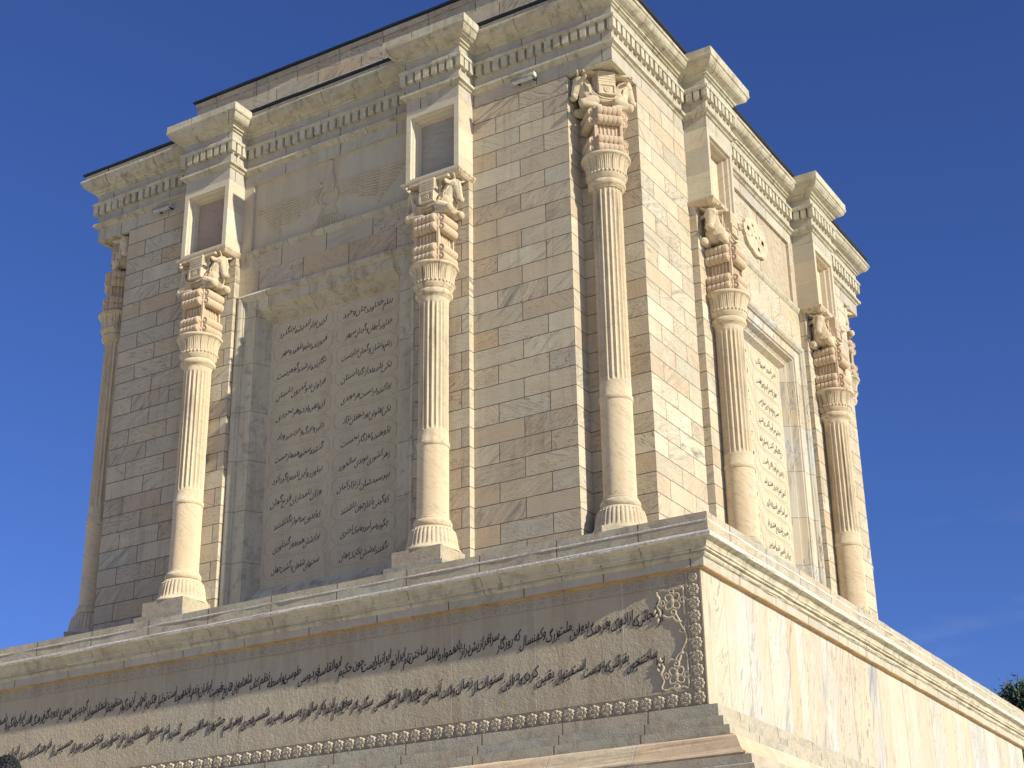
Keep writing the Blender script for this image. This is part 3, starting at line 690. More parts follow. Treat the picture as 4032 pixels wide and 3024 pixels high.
mb = MB()
prof = [(0.02, 9.705, 5, 0), (0.022, 9.9, 5, 0), (0.115, 9.905, 6, 0), (0.12, 9.955, 6, 0), (0.112, 9.972, 6, 0), (0.05, 9.985, 7, 0)]
sweep(mb, ent, prof, lu=0.9, sub=0.6, jit=0.0015)
n = len(ent)
for i in range(n):
    a, c = Vector(ent[i]), Vector(ent[(i + 1) % n]); d = (c - a); ln = d.length; d.normalize(); nr = Vector((d.y, -d.x))
    pa, pc = Vector(ent[i - 1]), Vector(ent[(i + 2) % n])
    conv0 = (a - pa).normalized().cross(d) > 0; conv1 = d.cross((pc - c).normalized()) > 0
    lo = -0.1 if conv0 else 0.13; hi = ln + 0.1 if conv1 else ln - 0.13
    cnt = max(2, round((hi - lo - 0.115) / 0.183)); st = (hi - lo - 0.115) / cnt
    for j in range(cnt + 1):
        s0 = lo + j * st + random.gauss(0, 0.003)
        if conv0 and j == 0 and not (a - pa).length > 9: s0 += 0.0
        w = 0.115 + random.gauss(0, 0.003); o1 = 0.1 + random.gauss(0, 0.002)
        if conv1 and j == cnt: w -= 0.006; o1 -= 0.004
        def TD(s, o, z, a=a, d=d, nr=nr): q = a + d * s + nr * o; return (q.x, q.y, z)
        mb.box(s0, s0 + w, 0.021, o1, 9.7 + random.gauss(0, 0.003), 9.903, T=lambda s, o, z: TD(s, o, z), uv=(i * 40 + j + 0.25, 8.5))
part('dentil_band', mb, [M['mould']], recalc=True)

mb = MB()
prof = [(0.05, 9.98, 12, 1), (0.05, 10.16, 13, 0), (0.085, 10.165, 13, 0), (0.085, 10.2, 13, 0), (0.125, 10.205, 13, 0), (0.125, 10.24, 13, 0), (0.155, 10.25, 14, 0), (0.16, 10.262, 14, 0)]
prof += arc(0.17, 10.262, 0.305, 10.40, 0.03, 8, 14, 0) + [(0.305, 10.405, 14, 0), (0.325, 10.41, 14, 0), (0.33, 10.45, 15, 0), (0.325, 10.466, 15, 0), (0.255, 10.478, 16, 1), (0.255, 10.6, 16, 1)]
sweep(mb, ent, prof, lu=1.3, sub=0.4, jit=0.003, u0=0.2)
part('cornice', mb, [M['mould'], M['grey_mould']])

# roof edge, flat roof and the set-back attic
sq = lambda o: [(-12 - o, -o), (o, -o), (o, 12 + o), (-12 - o, 12 + o)]
mb = MB()
sweep(mb, sq(0), [(0.2, 10.6, 0, 0), (0.305, 10.605, 0, 0), (0.31, 10.642, 0, 0), (0.2, 10.655, 0, 0), (-1.6, 10.67, 0, 0)], jit=0.004, sub=0.5)
part('roof_edge', mb, [M['flash']])
AT = 1.287
mb = MB()
hs = [10.66, 10.95, 11.25, 11.55, 11.85, 12.05, 12.31, 12.56]
prof = []
for i, h in enumerate(hs): prof.append((0, h, 80 + i, 0))
prof += [(0.03, 12.565, 88, 0), (0.035, 12.69, 88, 0)]
# give each course its own pair of v values so that bed joints show
n0 = len(prof)
sub = MB()
path = sq(-AT)
N4 = 4
for i in range(N4):
    a, c = Vector(path[i]), Vector(path[(i + 1) % N4]); ln = (c - a).length; d = (c - a).normalized(); nr = Vector((d.y, -d.x)); kk = 10
    for j in range(kk):
        for q in range(len(prof) - 1):
            o0, z0 = prof[q][0], prof[q][1]; o1, z1 = prof[q + 1][0], prof[q + 1][1]
            sA, sB = ln * j / kk, ln * (j + 1) / kk
            def pp(s, o):
                s2 = s + (-o if j == 0 and s == sA else 0) + (o if j == kk - 1 and s == sB else 0)
                w = a + d * s2 + nr * o; return (w.x, w.y)
            r = prof[q][2] + i * 30
            mb.face([(*pp(sA, o0), z0), (*pp(sB, o0), z0), (*pp(sB, o1), z1), (*pp(sA, o1), z1)], [(sA / 1.1 + i * 20, r + 0.02), (sB / 1.1 + i * 20, r + 0.02), (sB / 1.1 + i * 20, r + 0.98), (sA / 1.1 + i * 20, r + 0.98)])
att = part('attic_tier', mb, [M['ashlar']])
mb = MB()
sweep(mb, path, [(0.02, 12.69, 0, 0), (0.085, 12.7, 0, 0), (0.09, 12.738, 0, 0), (-4.6, 12.9, 0, 0)], jit=0.006, sub=0.45)
part('roof_flashing', mb, [M['flash']], att)

# ------------------------------------------------------------------ projecting blocks over the columns
def block(k, s0, s1, label):
    T = side(k); mb = MB()
    z0, z1 = 7.645, ZA
    ident = k * 7 + int(s0 * 3)
    uf = lambda s, z: (0.6, 60.5 + ident)
    loops(mb, T, [(s0, s1, z0, z1, BLK), (s0 + 0.095, s1 - 0.095, 7.735, 8.995, BLK), (s0 + 0.1, s1 - 0.1, 7.74, 8.99, BLK - 0.04), (s0 + 0.125, s1 - 0.125, 7.77, 8.96, BLK - 0.06), (s0 + 0.13, s1 - 0.13, 7.775, 8.955, BLK - 0.13), (s0 + 0.155, s1 - 0.155, 7.8, 8.93, BLK - 0.15), (s0 + 0.165, s1 - 0.165, 7.81, 8.92, BLK - 0.25)], 0, None, uf)
    for (s, rev) in ((s0, False), (s1, True)):
        zc = [z0, 8.2, 8.72, z1] if (k + int(s0)) % 2 else [z0, 7.95, 8.5, z1]
        for q, (za, zb) in enumerate(zip(zc, zc[1:])):
            r = 62 + ident + q * 2
            mb.face([T(s, 0, za), T(s, BLK, za), T(s, BLK, zb), T(s, 0, zb)], [(0.53, r + 0.01), (0.97, r + 0.01), (0.97, r + 0.99), (0.53, r + 0.99)], 0)
    mb.face([T(s0, 0, z0), T(s1, 0, z0), T(s1, BLK, z0), T(s0, BLK, z0)], None, 0)
    b = part('projecting_block', mb, [M['ashlar2']], recalc=False); tag(b, label)
    mb = MB()
    loops(mb, T, [(s0 + 0.165, s1 - 0.165, 7.81, 8.92, BLK - 0.25)], 0, 0, lambda s, z: (0.4 + ident * 3, 0.5))
    part('recessed_panel', mb, [M['carved'] if k else (M['greyrose'] if s0 < 6 else M['greypanel'])], b)
    # abacus slab : moulded on three sides
    mb = MB()
    pr = [(0.0, 7.548), (0.012, 7.56), (0.03, 7.575), (0.045, 7.6), (0.06, 7.612), (0.064, 7.645), (0.055, 7.652), (0.0, 7.655)]
    P4 = [(s0, 0.0), (s0, BLK), (s1, BLK), (s1, 0.0)]
    def out(i, o):
        s, d = P4[i]; return (s + (-o if i < 2 else o), d + (o if i in (1, 2) else 0))
    for (a, c) in zip(pr, pr[1:]):
        for i in range(3):
            p, q, r_, t = out(i, a[0]), out(i + 1, a[0]), out(i + 1, c[0]), out(i, c[0])
            mb.face([T(p[0], p[1], a[1]), T(q[0], q[1], a[1]), T(r_[0], r_[1], c[1]), T(t[0], t[1], c[1])], [(0.25, 75.5 + ident)] * 4)
    mb.face([T(*out(i, 0.0), 7.548) for i in range(4)], [(0.25, 75.5 + ident)] * 4)
    part('abacus', mb, [M['carved']], b, recalc=False)
    # cap of the cornice above
    mb = MB(); e = 0.325
    n = 4
    bx = [(s0 - e, -0.25), (s0 - e, BLK + e), (s1 + e, BLK + e), (s1 + e, -0.25)]
    for i in range(3):
        for j in range(n):
            p = [bx[i][q] + (bx[i + 1][q] - bx[i][q]) * j / n for q in (0, 1)]; r_ = [bx[i][q] + (bx[i + 1][q] - bx[i][q]) * (j + 1) / n for q in (0, 1)]
            ua, ub = (i + j / n) * 1.1, (i + (j + 1) / n) * 1.1
            mb.face([T(*p, 10.458), T(*r_, 10.458), T(*r_, 10.585), T(*p, 10.585)], [(ua, 80.5 + ident), (ub, 80.5 + ident), (ub, 80.5 + ident), (ua, 80.5 + ident)])
    mb.face([T(*p, 10.585) for p in bx], None); mb.face([T(*p, 10.458) for p in bx], None)
    part('cornice_cap', mb, [M['mould']], b, recalc=True)
    return b
M['ashlar2'] = stone('block marble', [white, beige, grey, (0.56, 0.46, 0.35), white, greyg], lu=0.5, lv=0.5, jw=0.004, vein=0.6, stain=0.15, bump=0.25)
block(0, U1, U2, 'left projecting block of the front, pinkish recessed panel')
block(0, U3, U4, 'right projecting block of the front, grey recessed panel')
block(1, U1, U2, 'near projecting block of the sunlit side')
block(1, U3, U4, 'far projecting block of the sunlit side')

# ------------------------------------------------------------------ columns
def lathe(mb, prof, seg=96, mi=0, uv=(0.25, 0.5), smooth=True):
    rows = []
    for p in prof:
        r, z = p[0], p[1]; fn = p[2] if len(p) > 2 else None
        row = []
        for t in range(seg):
            a = t * 2 * math.pi / seg; rr = r * (1 if fn is None else 1 - fn(a) / max(r, 1e-3))
            row.append((rr * math.cos(a), rr * math.sin(a), z))
        rows.append(row)
    mb.grid(rows, [[uv] * seg for _ in rows], closed=True, mi=mi, smooth=smooth)

def base_mesh():
    mb = MB()
    g = lambda amp: (lambda a: amp * (0.5 + 0.5 * math.cos(36 * a)) ** 2)
    pr = [(0.0, 0.0), (0.472, 0.0), (0.472, 0.02), (0.455, 0.045), (0.44, 0.06), (0.432, 0.08, g(0.004)), (0.422, 0.1, g(0.016)), (0.412, 0.15, g(0.018)), (0.402, 0.22, g(0.018)), (0.39, 0.29, g(0.018)), (0.372, 0.34, g(0.016)), (0.35, 0.375, g(0.006)), (0.345, 0.382), (0.335, 0.405), (0.305, 0.415), (0.29, 0.42)]
    for i in range(9):
        a = -math.pi / 2 + math.pi * i / 8; pr.append((0.262 + 0.056 * math.cos(a), 0.487 + 0.063 * math.sin(a)))
    pr += [(0.285, 0.565), (0.268, 0.58), (0.0, 0.58)]
    lathe(mb, pr, 288)
    for t in range(36):                                      # beads hanging from the neck of the bell
        a = (t + 0.5) * 2 * math.pi / 36
        rows = []
        for q in range(5):
            b = -1.2 + q * 0.6
            rows.append([(0.362 * math.cos(a) + 0.016 * math.cos(b) * math.cos(w) * 0.9, 0.362 * math.sin(a) + 0.016 * math.cos(b) * math.sin(w) * 0.9, 0.352 + 0.016 * math.sin(b)) for w in [x * math.pi / 3 for x in range(6)]])
        mb.grid(rows, None, closed=True)
    return mb.mesh('column_base', [M['carved']])

def shaft_mesh(ring, fl0, fl1, top, name):
    mb = MB()
    lathe(mb, [(0.264, 0.0), (0.262, 0.2), (0.258, ring - 0.006)], 200, mi=1)
    pr = [(0.258, ring - 0.006), (0.272, ring), (0.274, ring + 0.07), (0.258, ring + 0.085), (0.254, fl0 - 0.06)]
    nf = 20
    def fl(amp): return lambda a: amp * max(0.0, abs(math.cos(nf * 0.5 * a)) ** 0.7 * 1.25 - 0.25)
    for t in (0.0, 0.25, 0.5, 0.75, 1.0): pr.append((0.254, fl0 - 0.05 + 0.1 * t, fl(0.036 * math.sqrt(t))))
    for i in range(1, 8): pr.append((0.253 - 0.003 * i / 8, fl0 + (fl1 - fl0) * i / 8, fl(0.036)))
    for t in (0.0, 0.25, 0.5, 0.75, 1.0): pr.append((0.25, fl1 - 0.05 + 0.1 * t, fl(0.036 * math.sqrt(1 - t))))
    pr += [(0.25, fl1 + 0.06), (0.252, top - 0.03), (0.262, top)]
    lathe(mb, pr, 200)
    return mb.mesh(name, [M['carved'], M['drum']])

def lotus_mesh():
    """neck ring and lotus collar; z=0 at the top of the shaft"""
    mb = MB()
    pr = [(0.255, -0.01), (0.275, 0.02), (0.288, 0.025)]
    for i in range(8):
        a = -math.pi / 2 + math.pi * i / 7; pr.append((0.27 + 0.05 * math.cos(a), 0.085 + 0.06 * math.sin(a)))
    pr += [(0.29, 0.15), (0.3, 0.17), (0.325, 0.2), (0.335, 0.225)]
    pet = lambda amp: (lambda a: amp * ((0.5 + 0.5 * math.cos(64 * a)) * 0.55 + (max(0, math.cos(16 * a)) ** 8) * 1.3))
    pr += [(0.338, 0.27, pet(0.004)), (0.34, 0.3, pet(0.012)), (0.344, 0.36, pet(0.016)), (0.352, 0.42, pet(0.018)), (0.366, 0.48, pet(0.02)), (0.385, 0.525, pet(0.016)), (0.402, 0.55, pet(0.004)), (0.418, 0.556), (0.424, 0.575), (0.42, 0.6), (0.405, 0.606), (0.36, 0.618), (0.0, 0.622)]
    lathe(mb, pr, 384)
    for t in range(32):
        a = (t + 0.5) * 2 * math.pi / 32; rows = []
        for q in range(6):
            b = -1.4 + q * 0.56
            rows.append([((0.342 + 0.02 * math.cos(b) * math.cos(w)) * math.cos(a) - 0.02 * math.cos(b) * math.sin(w) * math.sin(a), (0.342 + 0.02 * math.cos(b) * math.cos(w)) * math.sin(a) + 0.02 * math.cos(b) * math.sin(w) * math.cos(a), 0.262 + 0.022 * math.sin(b)) for w in [x * math.pi / 4 for x in range(8)]])
        mb.grid(rows, None, closed=True)
    return mb.mesh('lotus_collar', [M['carved']])

def scroll_mesh():
    """square fluted core with four pairs of ribbed scrolls on every face; z=0 at its foot"""
    mb = MB(); H = 0.9; h = 0.2
    mb.box(-h, h, -h, h, 0.0, H + 0.03)
    for q in range(4):
        c, s = (1, 0, -1, 0)[q], (0, 1, 0, -1)[q]
        def TR(x, y, z): return (c * x - s * y, s * x + c * y, z)
        for i in range(5):                                   # flutes of the core
            x = -0.14 + i * 0.07
            tube(mb, [(x, -h, 0.1), (x, -h, H - 0.1)], 0.02, 6, T=TR)
        mb.box(h + 0.001, h + 0.05, -h - 0.05, -h - 0.001, 0.02, H, T=TR)     # fin on the corner
        for zc in (0.088, 0.245, H - 0.25, H - 0.085):
            r0 = 0.089; L0 = 0.205
            pts = []; rad = []
            for i in range(41):
                t = i / 40; x = -L0 + 2 * L0 * t
                ph = (t * 5) % 1.0
                rr = r0 * (1 - 0.2 * (abs(ph - 0.5) * 2) ** 6 - 0.05 * (abs(((ph * 3) % 1) - 0.5) * 2) ** 4)
                if i in (0, 40): rr = r0 * 0.93
                pts.append((x, -h - 0.07, zc)); rad.append(rr)
            rows = [[TR(p[0], p[1] + r_ * math.cos(w * math.pi / 9), p[2] + r_ * math.sin(w * math.pi / 9)) for w in range(18)] for p, r_ in zip(pts, rad)]
            mb.grid(rows, None, closed=True)
            for sg in (-1, 1):                               # rosette on each end
                rows = []
                for (qr, dx) in ((0.93, 0.0), (0.86, 0.012), (0.72, 0.014), (0.66, 0.002), (0.6, 0.002), (0.42, 0.006), (0.36, 0.02), (0.2, 0.028), (0.001, 0.03)):
                    rows.append([TR(sg * (L0 + dx), -h - 0.07 + r0 * qr * (1 + (0.1 * math.cos(w * math.pi / 9 * 8) if 0.4 < qr < 0.7 else 0)) * math.cos(w * math.pi / 9), zc + r0 * qr * math.sin(w * math.pi / 9)) for w in range(18)])
                mb.grid(rows, None, closed=True)
    me = mb.mesh('scroll_block', [M['carved_pink']]); return fix_normals(me)

def blob_mesh(balls, voxel, name, mats, smooth_it=4):
    bm = bmesh.new()
    for (p, r, sc) in balls:
        mat = Matrix.Translation(p) @ Matrix.Diagonal((sc[0], sc[1], sc[2], 1))
        bmesh.ops.create_icosphere(bm, subdivisions=2, radius=r, matrix=mat)
    me = bpy.data.meshes.new(name); bm.to_mesh(me); bm.free()
    o = bpy.data.objects.new('tmp', me); S.collection.objects.link(o)
    rm = o.modifiers.new('r', 'REMESH'); rm.mode = 'VOXEL'; rm.voxel_size = voxel
    sm = o.modifiers.new('s', 'SMOOTH'); sm.iterations = smooth_it; sm.factor = 0.5
    bpy.context.view_layer.update()
    me2 = bpy.data.meshes.new_from_object(o.evaluated_get(bpy.context.evaluated_depsgraph_get()))
    bpy.data.objects.remove(o); bpy.data.meshes.remove(me)
    me2.name = name
    for p in me2.polygons: p.use_smooth = True
    if not me2.uv_layers: me2.uv_layers.new(name='UVMap')
    me2.uv_layers[0].data.foreach_set('uv', [0.25, 0.5] * len(me2.loops))
    me2.materials.clear()
    for m in mats: me2.materials.append(m)
    return me2
def chain(out, a, c, r0, r1, n=9, sc=(1, 1, 1)):
    a, c = Vector(a), Vector(c)
    for i in range(n + 1): out.append((a.lerp(c, i / n), r0 + (r1 - r0) * i / n, sc))

def bull_mesh():
    """two kneeling half bulls back to back, z=0 at the knees, axis x"""
    B = []
    B.append((Vector((0, 0, 0.27)), 0.24, (1.5, 0.86, 0.72)))
    for sx_ in (-1, 1):
        B.append((Vector((0.27 * sx_, 0, 0.28)), 0.2, (0.85, 1.0, 1.05)))
        chain(B, (0.27 * sx_, 0, 0.36), (0.36 * sx_, 0, 0.58), 0.165, 0.13, 6)
        B.append((Vector((0.41 * sx_, 0, 0.61)), 0.125, (0.95, 1.1, 0.9)))
        chain(B, (0.44 * sx_, 0, 0.61), (0.515 * sx_, 0, 0.33), 0.11, 0.074, 9, (0.85, 1.0, 1))
        B.append((Vector((0.525 * sx_, 0, 0.29)), 0.082, (0.85, 1.05, 0.75)))
        for sy in (-1, 1):
            chain(B, (0.2 * sx_, 0.15 * sy, 0.2), (0.40 * sx_, 0.175 * sy, 0.1), 0.1, 0.072, 7)
            chain(B, (0.41 * sx_, 0.175 * sy, 0.085), (0.12 * sx_, 0.185 * sy, 0.055), 0.068, 0.045, 8)
            B.append((Vector((0.42 * sx_, 0.175 * sy, 0.095)), 0.08, (0.9, 1, 1)))
            chain(B, (0.40 * sx_, 0.1 * sy, 0.62), (0.375 * sx_, 0.21 * sy, 0.61), 0.034, 0.042, 4, (0.7, 1, 1.1))
            chain(B, (0.375 * sx_, 0.21 * sy, 0.61), (0.39 * sx_, 0.28 * sy, 0.6), 0.04, 0.014, 4, (0.7, 1, 1))
            for i in range(9):                               # curled horn
                t = i / 8
                B.append((Vector(((0.45 + 0.05 * math.sin(t * 2.6)) * sx_, (0.06 + 0.1 * math.sin(t * 2.2)) * sy, 0.69 + 0.075 * t)), 0.027 * (1 - 0.55 * t), (1, 1, 1)))
            B.append((Vector((0.478 * sx_, 0.09 * sy, 0.55)), 0.03, (1, 0.8, 0.8)))        # eye
            B.append((Vector((0.475 * sx_, 0.085 * sy, 0.59)), 0.034, (1.2, 0.8, 0.6)))        # brow
            B.append((Vector((0.565 * sx_, 0.045 * sy, 0.31)), 0.026, (0.8, 0.8, 0.8)))        # nostril
    me = blob_mesh(B, 0.0095, 'bull_figure', [M['carved']], 2)
    # harness and saddle cloth, added as carved pieces of the same block
    mb = MB()
    for sg in (-1, 1):
        for q, (xx, zz, rr) in enumerate(((0.31, 0.42, 0.19), (0.34, 0.48, 0.165))):
            tube(mb, [(sg * (xx + 0.04 * math.sin(t)), rr * math.cos(t), zz + rr * math.sin(t) * 0.8 - 0.03) for t in [i * 2 * math.pi / 24 for i in range(25)]], 0.014, 6, cap=False)
        TS = (lambda sg: (lambda x, y, z: (x, sg * y, z)))(sg)
        mb.box(-0.15, 0.15, 0.12, 0.255, 0.27, 0.74, T=TS)
        mb.box(-0.15, 0.15, 0.2552, 0.275, 0.27, 0.3, T=TS); mb.box(-0.15, 0.15, 0.2552, 0.275, 0.45, 0.475, T=TS)
        mb.box(-0.15, -0.12, 0.2552, 0.275, 0.3004, 0.4496, T=TS); mb.box(0.12, 0.15, 0.2552, 0.275, 0.3004, 0.4496, T=TS)
        rows = []
        for (qr, dy) in ((0.06, 0.0), (0.058, 0.014), (0.042, 0.016), (0.036, 0.004), (0.022, 0.006), (0.016, 0.018), (0.0005, 0.02)):
            rows.append([TS(qr * math.cos(w * math.pi / 8), 0.255 + dy, 0.375 + qr * math.sin(w * math.pi / 8)) for w in range(16)])
        mb.grid(rows, None, closed=True)
        for zz in (0.53, 0.58, 0.63, 0.68): mb.box(-0.155, 0.155, 0.1, 0.262, zz, zz + 0.018, T=TS)
        tube(mb, [(0.27 * math.cos(t), sg * (0.225 + 0.01 * math.sin(t)), 0.36 - 0.16 * math.sin(t)) for t in [0.25 + i * 2.64 / 18 for i in range(19)]], 0.016, 6)
    mb.box(-0.2, 0.2, -0.12, 0.12, 0.4, 0.75)
    mb.box(-0.4, 0.4, -0.2, 0.2, 0.715, 0.762)
    me2 = fix_normals(mb.mesh('harness', [M['carved']]))
    bm = bmesh.new(); bm.from_mesh(me); bm.from_mesh(me2); bm.to_mesh(me); bm.free(); bpy.data.meshes.remove(me2)
    return me

BASE, LOTUS, SCROLL, BULL = base_mesh(), lotus_mesh(), scroll_mesh(), bull_mesh()
pm = MB(); pm.box(-0.46, 0.46, -0.46, 0.46, 0.28, 0.8, uv=(0.25, 6.5)); pm.box(-0.55, 0.55, -0.55, 0.55, 0.0, 0.53, uv=(0.25, 9.5))
PLINTH = pm.mesh('plinth', [M['step']])
SH_BAY = shaft_mesh(1.22, 1.53, 3.75, 3.89, 'shaft_short')        # z=0 at 1.38
SH_COR = shaft_mesh(1.62, 1.98, 5.38, 5.45, 'shaft_tall')

def make_column(shaft, top):
    c = link('column', None, root)
    link('plinth', PLINTH, c); link('base', BASE, c, (0, 0, 0.8)); link('shaft', shaft, c, (0, 0, 1.38))
    link('lotus_collar', LOTUS, c, (0, 0, top)); link('scroll_block', SCROLL, c, (0, 0, top + 0.617)); link('bull_figure', BULL, c, (0, 0, top + 1.522))
    return c
def place(c, x, y, rz, label):
    c.location = Vector((x, y, 0)) - ROOTLOC; c.rotation_euler = (0, 0, rz); c['label'] = label; c['group'] = 'bull capital columns'
def dup(c):
    r = c.copy(); S.collection.objects.link(r); r.parent = root
    for ch in list(c.children):
        d = ch.copy(); S.collection.objects.link(d); d.parent = r
    return r
cb = make_column(SH_BAY, 5.262); cc = make_column(SH_COR, 6.822)
def pos(k, s, d): return side(k)(s, d, 0)[:2]
sm_, so_ = (U1 + U2) / 2, 0.366
bay = [(0, 12 - sm_, 0, 'right fluted column of the front bay beside the tablet'), (0, sm_, 0, 'left fluted column of the front bay, half in sun'), (1, sm_, math.pi / 2, 'near fluted column of the sunlit side with rusty streaks'), (1, 12 - sm_, math.pi / 2, 'far fluted column of the sunlit side with a blackened foot')]
for i, (k, s, rz, lb) in enumerate(bay):
    o = cb if i == 0 else dup(cb); place(o, *pos(k, s, so_), rz, lb)
cor = [(-0.415, 0.415, math.pi / 4, 'tall corner column standing in the near notch'), (-11.585, 0.415, -math.pi / 4, 'tall corner column in the left notch against the sky'), (-0.415, 11.585, 3 * math.pi / 4, 'tall corner column in the far right notch')]
for i, (x, y, rz, lb) in enumerate(cor):
    o = cc if i == 0 else dup(cc); place(o, x, y, rz, lb)

bpy.data.objects.remove(_to); bpy.data.curves.remove(_tc)

# ------------------------------------------------------------------ floodlights under the architrave
def floodlight():
    o = link('floodlight', None)
    mb = MB()
    rows = []
    for x in (-0.235, -0.23, 0.23, 0.235):
        rows.append([(x, 0.05 * math.cos(t) * (0.9 if abs(x) > 0.232 else 1) - 0.02, 0.045 * math.sin(t) * (0.9 if abs(x) > 0.232 else 1)) for t in [i * math.pi / 8 for i in range(16)]])
    mb.grid(rows, None, closed=True); link('housing', mb.mesh('housing', [M['lamp']]), o)
    mb = MB(); mb.box(-0.2, 0.2, -0.055, 0.015, -0.057, -0.03); link('glass', mb.mesh('glass', [M['lampglass']]), o)
    for sg in (-1, 1):
        mb = MB(); mb.box(sg * 0.24 - 0.009, sg * 0.24 + 0.009, -0.06, 0.03, -0.04, 0.04); link('end_cap', mb.mesh('end_cap', [M['mortar']]), o)
        mb = MB(); mb.box(sg * 0.15 - 0.015, sg * 0.15 + 0.015, 0.02, 0.15, -0.008, 0.012); link('bracket', mb.mesh('bracket', [M['flash']]), o)
    return o
f1 = floodlight(); f1.location = (-1.67, -0.15, 9.235)
tag(f1, 'small pale floodlight below the cornice beside the near corner column', 'floodlight', 'floodlights under the cornice')
f2 = f1.copy(); S.collection.objects.link(f2); f2.location = (-10.09, -0.15, 9.235)
for ch in list(f1.children):
    d = ch.copy(); S.collection.objects.link(d); d.parent = f2
tag(f2, 'small grey floodlight below the cornice at the shaded left end', 'floodlight', 'floodlights under the cornice')

# ------------------------------------------------------------------ ground and terrace
mb = MB(); mb.face([(-900, -900, -8.2), (900, -900, -8.2), (900, 900, -8.2), (-900, 900, -8.2)])
g = link('ground', mb.mesh('ground', [M['ground']])); g['kind'] = 'structure'
mb = MB(); mb.box(-28, 14, -13.8, 26, -8.3, -6.2)
for i in range(6): mb.box(-28.0 - 0.3 * i, 14 + 0.3 * i, -14.1 - 0.35 * i, -13.803, -8.3, -6.5 - 0.29 * i) if i < 5 else None
t = link('terrace', mb.mesh('terrace', [M['ground']])); t['kind'] = 'structure'

# ------------------------------------------------------------------ person at the lower left edge
d = px_ray(24, 3040); tt = 12.0 / math.hypot(d.x, d.y)
hc = CAM + d * tt                                            # centre of the head
zf = -6.2; HH = hc.z - zf + 0.1                              # height of the figure
pr_ = link('person', None, loc=(hc.x, hc.y, zf), rz=R(35))
tag(pr_, 'person with short dark curly hair seen from behind at lower left corner', 'person')
k = HH / 1.75
def skin_body():
    V = {'pel': (0, 0, 0.95), 'wa': (0, 0, 1.1), 'ch': (0, 0.01, 1.32), 'ne': (0, 0, 1.47), 'hd0': (0, 0.01, 1.55), 'hd1': (0, 0.015, 1.68)}
    rad = {'pel': 0.15, 'wa': 0.135, 'ch': 0.155, 'ne': 0.062, 'hd0': 0.075, 'hd1': 0.088}
    E = [('pel', 'wa'), ('wa', 'ch'), ('ch', 'ne'), ('ne', 'hd0'), ('hd0', 'hd1')]
    for s, n in ((-1, 'l'), (1, 'r')):
        V.update({n + 'sh': (0.17 * s, 0, 1.42), n + 'el': (0.24 * s, -0.02, 1.13), n + 'wr': (0.25 * s, 0.08, 0.88), n + 'pa': (0.25 * s, 0.1, 0.81), n + 'hp': (0.09 * s, 0, 0.88), n + 'kn': (0.1 * s, 0.02, 0.48), n + 'an': (0.1 * s, -0.02, 0.08), n + 'to': (0.11 * s, 0.14, 0.035)})
        rad.update({n + 'sh': 0.062, n + 'el': 0.045, n + 'wr': 0.03, n + 'pa': 0.036, n + 'hp': 0.09, n + 'kn': 0.06, n + 'an': 0.042, n + 'to': 0.034})
        E += [('ch', n + 'sh'), (n + 'sh', n + 'el'), (n + 'el', n + 'wr'), (n + 'wr', n + 'pa'), ('pel', n + 'hp'), (n + 'hp', n + 'kn'), (n + 'kn', n + 'an'), (n + 'an', n + 'to')]
        for i in range(5):
            a = n + 'f%d' % i
            if i < 4:
                V[a] = (0.25 * s, 0.075 + 0.018 * i, 0.755 - 0.006 * (i in (1, 2))); V[a + 't'] = (0.24 * s, 0.082 + 0.016 * i, 0.71 - 0.012 * (i in (1, 2)))
            else:
                V[a] = (0.235 * s, 0.14, 0.79); V[a + 't'] = (0.228 * s, 0.15, 0.75)
            rad[a] = 0.009; rad[a + 't'] = 0.008; E += [(n + 'pa', a), (a, a + 't')]
    names = list(V); idx = {q: i for i, q in enumerate(names)}
    me = bpy.data.meshes.new('body'); me.from_pydata([Vector(V[q]) * k for q in names], [(idx[a], idx[c]) for a, c in E], [])
    o = bpy.data.objects.new('tmp', me); S.collection.objects.link(o)
    o.modifiers.new('s', 'SKIN'); me.skin_vertices[0].data[0].use_root = True
    for i, q in enumerate(names): me.skin_vertices[0].data[i].radius = (rad[q] * k,) * 2
    o.modifiers.new('u', 'SUBSURF').levels = 2
    bpy.context.view_layer.update()
    m2 = bpy.data.meshes.new_from_object(o.evaluated_get(bpy.context.evaluated_depsgraph_get())); bpy.data.objects.remove(o)
    for m in (M['skin'], M['shirt'], M['trousers']): m2.materials.append(m)
    for p in m2.polygons:
        p.use_smooth = True; c = p.center / k
        p.material_index = 2 if c.z < 1.0 and abs(c.x) < 0.2 and c.z > 0.1 else (1 if 1.0 <= c.z < 1.47 and (abs(c.x) < 0.2 or c.z > 1.15) else 0)
    return m2
link('body', skin_body(), pr_)
fb = []
chain(fb, (0, 0.02, 1.6), (0, 0.03, 1.66), 0.088, 0.092, 3, (0.86, 1.05, 1.1))
chain(fb, (0, 0.105, 1.6), (0, 0.135, 1.575), 0.012, 0.018, 3)
for s in (-1, 1): fb.append((Vector((0.085 * s, 0.01, 1.6)), 0.03, (0.4, 0.8, 1.1))); fb.append((Vector((0.033 * s, 0.103, 1.615)), 0.014, (1.1, 0.6, 0.6)))
chain(fb, (-0.025, 0.105, 1.54), (0.025, 0.105, 1.54), 0.011, 0.011, 4)
fb.append((Vector((0, 0.07, 1.52)), 0.045, (1, 0.9, 0.8)))
me = blob_mesh([(p * k, r * k, sc) for p, r, sc in fb], 0.008, 'face', [M['skin']], 2)
link('face', me, pr_)
mb = MB(); rnd = random.Random(3)
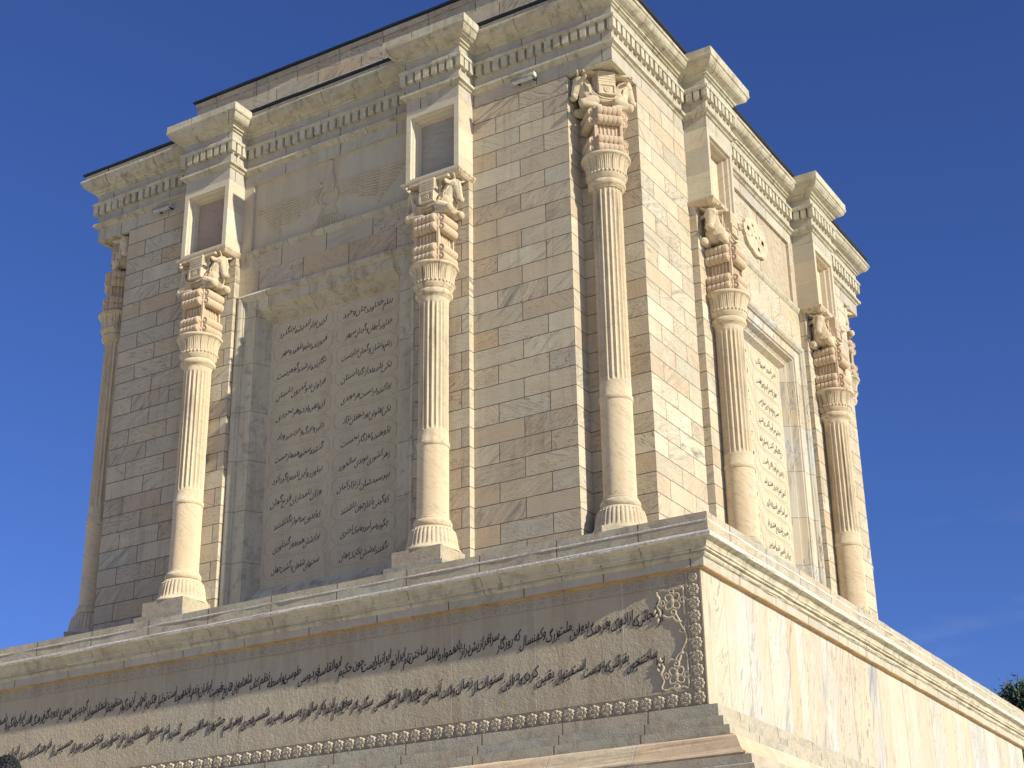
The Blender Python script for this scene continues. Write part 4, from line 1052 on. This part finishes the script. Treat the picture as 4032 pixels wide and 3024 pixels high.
for i in range(1500):                                        # short curls over the skull
    a = rnd.uniform(0, 2 * math.pi); e = math.asin(rnd.uniform(-0.35, 1.0))
    if math.sin(a) > 0.45 and e < 0.5: continue
    n_ = Vector((math.cos(a) * math.cos(e), math.sin(a) * math.cos(e), math.sin(e)))
    c = Vector((0, 0.0, 1.645)) + Vector((n_.x * 0.088, n_.y * 0.102, n_.z * 0.103))
    t1 = n_.orthogonal().normalized(); t2 = n_.cross(t1); ph = rnd.uniform(0, 6.28); rr = rnd.uniform(0.006, 0.013)
    tube(mb, [(c + (t1 * math.cos(ph + q * 1.1) + t2 * math.sin(ph + q * 1.1)) * rr + n_ * (0.004 * q)) * k for q in range(6)], 0.0032 * k, 4)
sk = []
sk.append((Vector((0, -0.005, 1.65)) * k, 0.1 * k, (0.9, 1.03, 0.98)))
hm = blob_mesh(sk, 0.012, 'hair', [M['hair']], 1)
h2 = mb.mesh('h2', [M['hair']])
bm = bmesh.new(); bm.from_mesh(hm); bm.from_mesh(h2)
bmesh.ops.delete(bm, geom=[v for v in bm.verts if v.co.y > 0.085 * k and v.co.z < 1.69 * k], context='VERTS')
bm.to_mesh(hm); bm.free()
link('hair', hm, pr_)

# ------------------------------------------------------------------ pine tree behind the right end of the podium
def tree(u, v, dist, r, label, seed):
    rnd = random.Random(seed)
    d = px_ray(u, v); tt = dist / math.hypot(d.x, d.y); top = CAM + d * tt
    H = top.z + 8.2
    o = link('pine_tree', None, loc=(top.x, top.y, -8.2)); tag(o, label, 'tree')
    mb = MB()
    tube(mb, [(0.1 * math.sin(i), 0.1 * math.cos(i * 1.3), H * 0.97 * i / 12) for i in range(13)], [0.35 * (1 - i / 12.5) + 0.02 for i in range(13)], 8)
    lf = MB()
    nb = 150
    for i in range(nb):
        z = H * (0.25 + 0.74 * (i / nb)); reach = r * (1 - (i / nb)) ** 0.75 * rnd.uniform(0.6, 1.1) + 0.25
        a = i * 2.399 + rnd.uniform(-0.4, 0.4)
        tip = Vector((math.cos(a) * reach, math.sin(a) * reach, z + reach * 0.25))
        b0 = Vector((0, 0, z - 0.1 * reach))
        tube(mb, [b0, b0.lerp(tip, 0.5) + Vector((0, 0, -0.05 * reach)), tip], [0.05, 0.03, 0.01], 5)
        for q in range(60):
            t = rnd.uniform(0.2, 1.05); c = b0.lerp(tip, t) + Vector((rnd.gauss(0, 0.16), rnd.gauss(0, 0.16), rnd.gauss(0.05, 0.14)))
            dr = Vector((rnd.gauss(0, 1), rnd.gauss(0, 1), rnd.gauss(0.5, 0.8))).normalized(); sd = dr.orthogonal().normalized() * rnd.uniform(0.025, 0.05); ln = rnd.uniform(0.16, 0.32)
            lf.face([c - sd, c + sd, c + dr * ln])
    link('trunk', mb.mesh('trunk', [M['bark']]), o); link('crown', lf.mesh('crown', [M['leaf']]), o)
tree(4012, 2702, 48, 3.0, 'dark green pine behind the right end of the podium, tip against the sky', 4)
